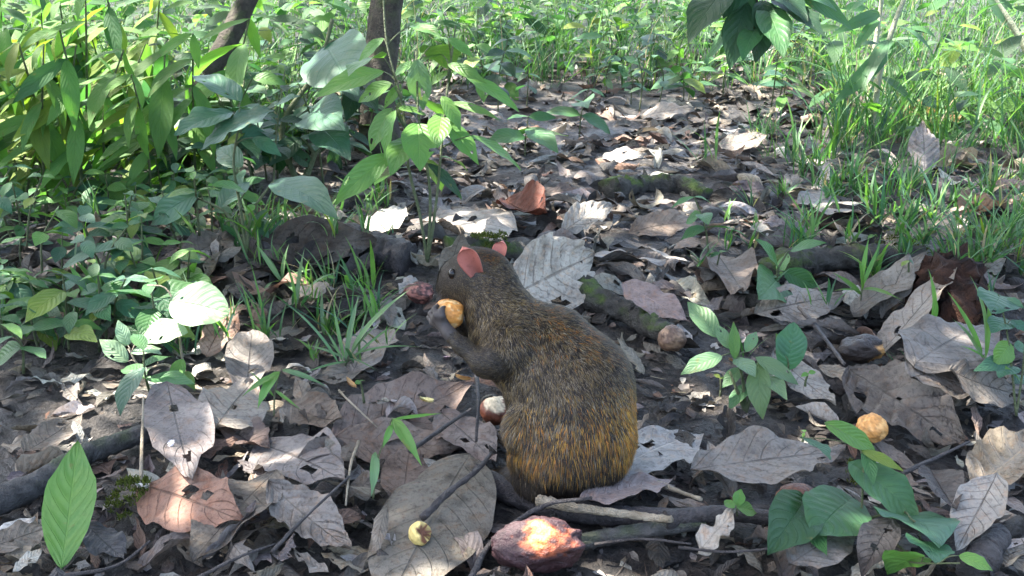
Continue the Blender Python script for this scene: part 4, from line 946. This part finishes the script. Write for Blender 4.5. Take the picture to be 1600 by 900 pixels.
grass_px('small dry-tipped grass tuft above the white leaf', (440, 440), [(440, 440, 400, 380, .1), (442, 440, 452, 380, .12), (445, 438, 490, 420, .08), (440, 440, 470, 470, .08), (436, 440, 410, 465, .1), (440, 440, 420, 400, .08)], 'pale')
grass_px('thin grass seedling at the foot of the rusty wood', (1455, 540), [(1455, 500, 1450, 420, .12), (1456, 505, 1462, 460, .2), (1455, 520, 1440, 560, .15)], stems=[[(1455, 540), (1455, 500)]])
grass_px('arching grass blades beside the rusty rotten wood', (1535, 560), [(1535, 560, 1488, 498, .1, 'pale'), (1535, 555, 1480, 455, .07), (1540, 555, 1515, 430, .06), (1540, 560, 1545, 440, .06), (1540, 560, 1500, 540, .1), (1542, 560, 1600, 600, .1)])
grass_px('sparse grass at the right of the bushy seedling leaf tops', (1345, 470), [(1345, 460, 1300, 425, .12), (1346, 455, 1340, 400, .1), (1345, 450, 1375, 380, .08), (1348, 452, 1410, 470, .08), (1345, 455, 1300, 455, .1), (1346, 440, 1358, 370, .1)])

# generated herbs and grass
def herb(x, y, h, nodes, leafL, ratio, col, label, group, lean=(0, 0), mat='green', name='herb', droop=.2, res=(8, 4), cat='herb', bias=None, shape={}):
    g = np.array([x, y, float(hf(x, y)[0])-.004 if (HX0 < x < HX0+HC*HNX and y < HY0+HC*HNY-.05) else float(gz(x, y))])
    t = thing(name, label, cat, g, group)
    top = g+np.array([lean[0]*h, lean[1]*h, h]); mid = g+np.array([lean[0]*h*.3, lean[1]*h*.3, h*.55])+rng.normal(size=3)*h*.04
    path = smooth_path([g, mid, top], 14); stem_part(t, g, [g, mid, top], .0022+.004*h, 'stem', n=10)
    a0 = rng.uniform(0, 3.14)
    for k in range(nodes):
        f = .25+.75*(k+1)/nodes; p = path[min(13, int(f*13))]
        for s_ in (0, math.pi):
            an = a0 + k*1.57 + s_ + rng.normal()*.3; L = leafL*rng.uniform(.65, 1.15)*(1-.35*(k == nodes-1))
            d = np.array([math.cos(an), math.sin(an), rng.uniform(-.5, .35)-droop])
            if bias is not None: d = nrm(d)*.75+np.asarray(bias)
            d = nrm(d); leaf_part(t, g, p, p+d*L, ratio*rng.uniform(.85, 1.15), np.array([0, -.25, 1])+rng.normal(size=3)*.25, tint(GREENS[str(col) if rng.random() < .75 else str(rng.choice(['mid', 'bright', 'yellow', 'blue']))], .22), mat, res=res, curl=-rng.uniform(.2, 1.), **shape)
    return t
# big drooping-leaved shrubs, upper left
k = 0
while k < 46:
    px, py = rng.uniform(-60, 345), rng.uniform(150, 345)
    if px > 240 and py > 230 and not 268 < py < 330: continue
    k += 1; g = G(px, py); hgt = rng.uniform(.30, .58); nd = int(rng.integers(5, 8)); sz = 'tall' if hgt > .5 else 'lower'
    lab = f"{sz} leafy shrub with drooping pointed leaves, {nd} leaf pairs, next to the {mark(px, py)}" if False else f"{sz} {'dense' if nd > 6 else 'open'} shrub with drooping leaves by the {mark(px, py)}"
    herb(g[0], g[1], hgt, nd, rng.uniform(.15, .23), .25, 'yellow' if rng.random() < .3 else 'bright', lab, lab.replace('shrub', 'shrubs'), (rng.uniform(-.1, .35), -.15), 'green_thin', 'shrub', .35, (12, 6), 'shrub', (-.5, -.2, -.4))
for k in range(135):
    px, py = rng.uniform(-30, 420), rng.uniform(240, 560)
    if py > 430 and (px > 330 or rng.random() < .35): continue
    g = G(px, py); hh_ = rng.uniform(.06, .17); nd = int(rng.integers(2, 5)); LB2 = f"{'taller' if hh_ > .115 else 'low'} herb with {'many' if nd > 3 else 'few'} small oval leaves next to the {mark(px, py)}"; herb(g[0], g[1], hh_, nd, rng.uniform(.05, .10), rng.uniform(.4, .6), rng.choice(['mid', 'blue', 'bright']), LB2, LB2.replace('herb', 'herbs'), rng.normal(size=2)*.2, 'green', 'herb')
for k in range(55):
    px, py = rng.uniform(230, 610), rng.uniform(170, 330)
    if px > 430 and py > 290: continue
    g = G(px, py); hh_ = rng.uniform(.12, .34); cn = str(rng.choice(['mid', 'dark', 'blue'])); lab = f"{'tall' if hh_ > .22 else 'low'} {'bluish' if cn == 'blue' else cn} green herb growing next to the {mark(px, py)}"
    herb(g[0], g[1], hh_, int(rng.integers(3, 6)), rng.uniform(.08, .15), rng.uniform(.32, .5), cn, lab, lab.replace('herb', 'herbs'), rng.normal(size=2)*.25)
for (px, py, lab) in [(40, 600, 'small herb with a round spotted leaf at the left edge'), (60, 520, 'leafy herb at the left edge in front of the thicket'), (110, 560, 'drooping herb beside the sunlit seedling'), (240, 640, 'tiny herb below the sunlit seedling'), (820, 250, 'slim herb with narrow leaves up the path beyond the tall seedling'), (905, 215, 'single-stemmed herb with broad leaves far up the path'), (1105, 430, 'very small sprout beside the brown crumpled leaf')]:
    g = G(px, py); herb(g[0], g[1], rng.uniform(.07, .13)*(1.6 if py < 300 else 1), 3, .085 if py > 300 else .16, .45, 'mid', lab, None, rng.normal(size=2)*.2)
for k in range(60):
    px, py = rng.uniform(560, 1330), rng.uniform(90, 180)
    g = G(px, py); hh_ = rng.uniform(.12, .32); cn = str(rng.choice(['mid', 'bright', 'dark'])); LB3 = f"{'tall' if hh_ > .22 else 'low'} {cn} green weed growing next to the {mark(px, py)}"; herb(g[0], g[1], hh_, int(rng.integers(3, 6)), rng.uniform(.07, .15), rng.uniform(.3, .5), cn, LB3, LB3.replace('weed', 'weeds'), rng.normal(size=2)*.2, 'green', 'weed', res=(6, 4), cat='weed')
for k in range(16):
    px, py = rng.uniform(430, 1560), rng.uniform(300, 760)
    if 640 < px < 1030 and py > 360: continue
    g = G(px, py); LB4 = f'tiny two-leaved sprout next to the {mark(px, py)}'; herb(g[0], g[1], rng.uniform(.02, .045), 1, rng.uniform(.02, .04), .6, 'bright', LB4, LB4.replace('sprout', 'sprouts'), rng.normal(size=2)*.2, 'green', 'sprout', res=(6, 4), cat='sprout')
def tuft(x, y, n, L, wid, label, group, col='bright', A=None, parts=False):
    inb = (HX0 < x < HX0+HC*HNX and y < HY0+HC*HNY-.05)
    g = np.array([x, y, (float(hf(x, y)[0]) if inb else float(gz(x, y)))-.004]); B = Acc() if A is None else A
    for k in range(n):
        an = rng.uniform(0, 6.28); out_ = rng.uniform(.2, 1.8); l = L*rng.uniform(.5, 1.2); d = nrm(np.array([math.cos(an)*out_, math.sin(an)*out_, 1.]))
        p = g+np.array([rng.normal(), rng.normal(), 0])*L*.08
        V, Fq, uv = lib_leaf('blade', 60, lambda i: leaf_local(1., 1., 7, 2, umax=.3, acum=.5, fold=0., curl=-rng.uniform(.2, 1.5), seed=i)); V = V*np.array([l, wid*rng.uniform(.6, 1.3), l])
        V = orient(V, p, d, np.array([-math.cos(an)*.6, -math.sin(an)*.6, .6])+rng.normal(size=3)*.2)
        cc = GREENS[rng.choice(['bright', 'mid', 'pale', 'yellow', 'blue'], p=[.28, .36, .20, .02, .14])] if rng.random() > .06 else (.24, .205, .14)
        B.add(V, Fq, uv, tint(cc, .25))
    if A is None:
        o = link('grass_tuft', B.mesh('grass_tuft', M['blade'], g), g); tag(o, label, 'grass', group)
def gtuft(px, py, n, L, wid):
    g = G(px, py); lab = f"{'tall' if L > .14 else 'short'} {'dense' if n > 10 else 'sparse'} {'broad' if wid > .006 else 'fine'}-bladed grass tuft next to the {mark(px, py)}"
    tuft(g[0], g[1], n, L, wid, lab, lab.replace('tuft', 'tufts'))
k = 0
while k < 175:
    px, py = rng.uniform(1080, 1640), rng.uniform(140, 450)
    if py > 150 + (px-1060)*.72 and rng.random() < .72: continue
    if px < 1330 and py < 220: continue
    gtuft(px, py, int(rng.integers(7, 16)), rng.uniform(.08, .20)*(1.2 if py < 280 else .75), rng.uniform(.003, .008)); k += 1
for k in range(120):
    px, py = rng.uniform(-20, 600), rng.uniform(260, 560)
    if px > 330 and py < 330: continue
    gtuft(px, py, int(rng.integers(4, 10)), rng.uniform(.05, .15), rng.uniform(.003, .008))
for k in range(40):
    px, py = rng.choice([rng.uniform(400, 640), rng.uniform(1080, 1600)]), rng.uniform(330, 590)
    gtuft(px, py, int(rng.integers(3, 7)), rng.uniform(.05, .11), rng.uniform(.003, .006))
# pale canes in the grass
def cane(pts, r_px, label):
    g = G(*pts[0]); D = depth_of(g); t = thing('cane', label, 'cane', g)
    stem_part(t, g, [g-np.array([0, 0, .01])]+[at(p[0], p[1], D) for p in pts[1:]], r_px*D/F_PX, 'cane', n=16)
    return t, g, D
t, g, D = cane([(1352, 205), (1362, 110), (1378, 0), (1392, -90)], 5, 'pale upright cane standing in the grass')
t2, g2, D2 = cane([(1366, 230), (1372, 130), (1400, 30), (1440, -60)], 5.5, 'greenish cane leaning right beside the pale one')
for tt, gg, DD, lv in ((t, g, D, [(1372, 30, 1330, 90), (1380, -10, 1320, 30), (1360, 120, 1300, 150), (1375, 20, 1290, 60)]), (t2, g2, D2, [(1392, 60, 1340, 160), (1378, 120, 1430, 170), (1400, 40, 1460, 90), (1385, 80, 1290, 175)])):
    for b in lv: leaf_part(tt, gg, at(b[0], b[1], DD), at(b[2], b[3], DD-.1), .17, VIEWUP+rng.normal(size=3)*.4, tint(GREENS['mid'], .2), 'blade', res=(12, 4), curl=-.8, acum=.5, umax=.35)
t3, g3, D3 = cane([(1640, 150), (1600, 70), (1555, 0), (1530, -40)], 7, 'pale leaning cane at the far right corner')
leaf_part(t3, g3, at(1535, -20, D3), at(1572, 45, D3), .35, VIEWUP, tint(GREENS['pale'], .1), 'blade', res=(10, 4))

# uncounted undergrowth behind
A = Acc()
k = 0
while k < 2800:
    y = 3.3+6.5*rng.random()**1.3; x = rng.uniform(-1, 1)*(.6+y*.62); px, py = px_of((x, y, 0))
    if 480 < px < 1300 and y < 4.6: continue
    tuft(x, y, 7, rng.uniform(.18, .48), rng.uniform(.003, .0075), '', '', A=A); k += 1
o = link('grass', A.mesh('grass', M['blade'])); tag(o, 'dense sunlit grass behind the clearing', 'grass', kind='stuff')
A = Acc()
for k in range(12000):
    y = 3.4+7.5*rng.random()**1.2; x = rng.uniform(-1, 1)*(.6+y*.62); px, py = px_of((x, y, 0))
    if 520 < px < 1280 and y < 5.0: continue
    if px > 1280 and rng.random() < .6: continue
    z = float(gz(x, y))+rng.uniform(.02, .55 if px < 560 else .4)*(.5+.5*rng.random()); L = rng.uniform(.05, .16)
    a = rng.uniform(0, 6.28); d = nrm(np.array([math.cos(a)-.3, math.sin(a)*.8-.2, rng.uniform(-.6, .5)])); B = np.array([x, y, z])
    V, Fq, uv = lib_leaf('under', 60, lambda i: leaf_local(1., rng.uniform(.22, .45), 6, 2, curl=-rng.uniform(.2, 1.2), fold=.15, acum=.35, seed=i)); V = V*L; V = orient(V, B, d, np.array([0, -.2, 1])+rng.normal(size=3)*.35)
    A.add(V, Fq, uv, tint(GREENS[rng.choice(['bright', 'mid', 'yellow', 'dark', 'pale'], p=[.27, .40, .03, .22, .08])], .25))
o = link('undergrowth', A.mesh('undergrowth', M['green_thin'])); tag(o, 'dense leafy undergrowth behind the clearing', 'undergrowth', kind='stuff')

# ------------------------------------------------------------------ trees: two trunks in view, their crowns shade the clearing
def T3(px, py, hgt=0.): return GH(px, py, hgt*.6)
SPOTS = [(305, 470, .10, .07), (255, 520, .07, .06), (190, 555, .06, .07), (150, 615, .01, .07), (110, 655, .01, .04), (300, 705, .01, .055), (660, 150, .42, .05), (606, 340, .02, .05), (815, 425, .05, .045),
         (850, 838, .05, .05), (820, 830, .05, .035), (905, 830, .05, .04), (690, 560, .0, .03), (740, 620, .02, .025), (655, 455, .01, .025), (375, 665, .02, .03), (470, 425, .01, .035), (490, 350, .0, .03),
         (955, 185, 0, .05), (935, 255, 0, .06), (1000, 235, 0, .05), (1080, 250, 0, .04), (1275, 245, .03, .05), (1250, 260, 0, .04), (1390, 320, .03, .06), (1300, 335, .02, .03), (900, 340, .03, .04), (860, 395, .02, .03), (1030, 395, .01, .03),
         (1090, 595, .02, .03), (1230, 675, .02, .04), (1520, 640, .02, .03), (60, 360, .06, .05), (1120, 150, 0, .06), (820, 215, .0, .05), (1000, 420, .01, .03), (1260, 670, .02, .03), (700, 545, 0, .02)]
SPT = [(T3(a, b, c), d) for a, b, c, d in SPOTS]
for a, b, gx_, gy_, d in [(290, 468, 290, 600, .075), (320, 470, 290, 600, .05), (255, 520, 290, 600, .06), (185, 545, 290, 600, .06), (240, 545, 290, 600, .04), (660, 145, 668, 410, .045), (780, 245, 668, 410, .03), (690, 215, 668, 410, .03), (600, 110, 668, 410, .03)]:
    SPT.append((at(a, b, depth_of(GH(gx_, gy_))), d))
def edge_y(x):                     # how far back the shade of the crowns reaches
    return np.interp(x, [-2.2, -1.0, -.55, .0, .7, 1.1, 2.2], [2.45, 2.75, 3.9, 5.6, 5.4, 3.6, 2.9])
def trunk(name, label, pts, rad, crown_c):
    P = [np.asarray(p, float) for p in pts]; t = thing(name, label, 'tree', P[0])
    n = 26; path = smooth_path(P, n); rr = np.linspace(rad, rad*.6, n); rr[:3] *= [1.5, 1.25, 1.1]
    V, Fc = tube_np(path, rr, 16, .06, 77); link('trunk', mesh_np('trunk', V-P[0], Fc, mat=M['bark']), (0, 0, 0), t)
    for c in crown_c:
        m_ = (path[-1]+c)/2+np.array([0, 0, .12]); stem_part(t, P[0], [path[-1]-np.array([0, 0, .05]), m_, c], rad*.45, 'bark', 'limb', 12, rad*.10)
    return t, P[0]
def shp(x, y, h): return np.array([x, y, 0])+S*(h/S[2])          # the point that shades (x, y) from height h
b1 = G(262, 300); b1[2] -= .03; D1 = depth_of(b1)
tA, oA = trunk('tree', 'slim leaning dark tree trunk in the left thicket', [b1, at(292, 190, D1+.05), at(322, 120, D1+.08), at(352, 70, D1+.1), at(395, -20, D1+.14), b1+np.array([.55, .5, 1.9])], .034, [shp(-1.3, 1.4, 2.9), shp(-1.0, 2.2, 3.0), shp(-.5, 1.2, 2.8), shp(-1.7, 2., 3.)])
b2 = G(592, 235); b2[2] -= .03; D2 = depth_of(b2)
tB, oB = trunk('tree', 'dark mossy tree trunk behind the tall seedling', [b2, at(590, 130, D2), at(600, 50, D2+.02), at(625, -120, D2+.05), b2+np.array([.25, .3, 2.0])], .058, [shp(-.2, 1.4, 2.9), shp(.3, 1.3, 2.8), shp(.1, 2.4, 3.0), shp(.6, 2.0, 2.8), shp(1.1, 1.5, 3.0), shp(.5, 3.0, 3.1), shp(1.3, 2.3, 3.), shp(0, 3.6, 3.)])
CA, CB = Acc(), Acc(); nl = 0
r = np.random.default_rng(21)
while nl < 22000:
    x = r.uniform(-3.2, 3.2); y = r.uniform(.5, 7.5); h = r.uniform(2.3, 3.5); nl += 1
    e = edge_y(x)
    pr = 1/(1+math.exp((y-e)/.22))
    if y > 2.3: pr *= .36
    pr = max(pr, .2 if -.8 < x < 1.0 else .10)
    if r.random() > pr: continue
    if any((x-(p[0]-S[0]/S[2]*p[2]))**2 + (y-(p[1]-S[1]/S[2]*p[2]))**2 < (d+.035)**2 for p, d in SPT): continue  # unseen crown leaves skipped, shaping gaps for the sun flecks
    c = shp(x, y, h); L = r.uniform(.12, .24); a = r.uniform(0, 6.28); d = nrm(np.array([math.cos(a), math.sin(a), r.uniform(-.7, .1)]))
    V, Fq, uv = lib_leaf('crown', 30, lambda i: leaf_local(1., .4, 5, 2, fold=.15, curl=-.5, acum=.4, seed=i)); V = V*L; V = orient(V, c-d*L/2, d, np.array([0, 0, 1])+r.normal(size=3)*.3)
    (CA if x < -.55 else CB).add(V, Fq, uv, np.array(GREENS[r.choice(['mid', 'dark', 'bright'])])*r.uniform(.8, 1.2))
for k in range(420):                                    # added unseen leaves that block stray sun from the agouti
    p = np.array([r.uniform(-.13, .22), r.uniform(1.22, 1.5), r.uniform(.02, .36)]); q0 = p-S*(p[2]/S[2])
    if any((q0[0]-(t_[0]-S[0]/S[2]*t_[2]))**2+(q0[1]-(t_[1]-S[1]/S[2]*t_[2]))**2 < (d+.06)**2 for t_, d in SPT): continue
    c = shp(q0[0], q0[1], r.uniform(2.3, 3.5)); L = r.uniform(.14, .24); a = r.uniform(0, 6.28); d = nrm(np.array([math.cos(a), math.sin(a), r.uniform(-.7, .1)]))
    V, Fq, uv = lib_leaf('crown', 30, None); V = orient(V*L, c-d*L/2, d, np.array([0, 0, 1])+r.normal(size=3)*.3)
    CB.add(V, Fq, uv, np.array(GREENS[r.choice(['mid', 'dark', 'bright'])])*r.uniform(.8, 1.2))
link('crown', CA.mesh('crown', M['green'], oA), (0, 0, 0), tA); link('crown', CB.mesh('crown', M['green'], oB), (0, 0, 0), tB)
# overhanging branch of the second tree, dipping into the top right
br0 = shp(.6, 2.0, 2.8); D = 2.75
pts = [br0, at(1100, -350, D+.1), at(1160, -90, D), at(1185, 0, D), at(1190, 45, D)]
bb = stem_part(tB, oB, pts, .012, 'bark', 'drooping_branch', 22, .003)
bo = np.asarray(bb.location)+oB
for (bx, by, tx, ty, ra, cc) in [(1180, -10, 1125, 85, .42, 'dark'), (1188, 30, 1180, 98, .55, 'dark'), (1190, 20, 1235, 60, .5, 'dark'), (1175, -30, 1090, 40, .35, 'dark'), (1195, -20, 1262, 35, .45, 'dark'), (1185, -40, 1300, -5, .4, 'dark'), (1190, 0, 1200, 75, .45, 'dark'), (1160, -60, 1085, -10, .4, 'dark'), (1200, -40, 1335, 50, .22, 'mid'), (1185, 40, 1160, 95, .4, 'mid'), (1170, -50, 1130, 30, .5, 'dark'), (1200, -30, 1250, 10, .5, 'dark'), (1150, -30, 1075, 70, .42, 'dark'), (1165, 0, 1140, 110, .4, 'dark'), (1195, 10, 1225, 90, .4, 'mid'), (1205, 0, 1290, 60, .35, 'dark'), (1180, 20, 1105, 95, .38, 'mid'), (1215, -20, 1310, 20, .35, 'mid')]:
    leaf_part(bb, bo, at(bx, by, D), at(tx, ty, D-.06+rng.normal()*.06), ra, VIEWUP+rng.normal(size=3)*.3, tint(GREENS[cc], .2), 'green', res=(12, 6), curl=-.6)
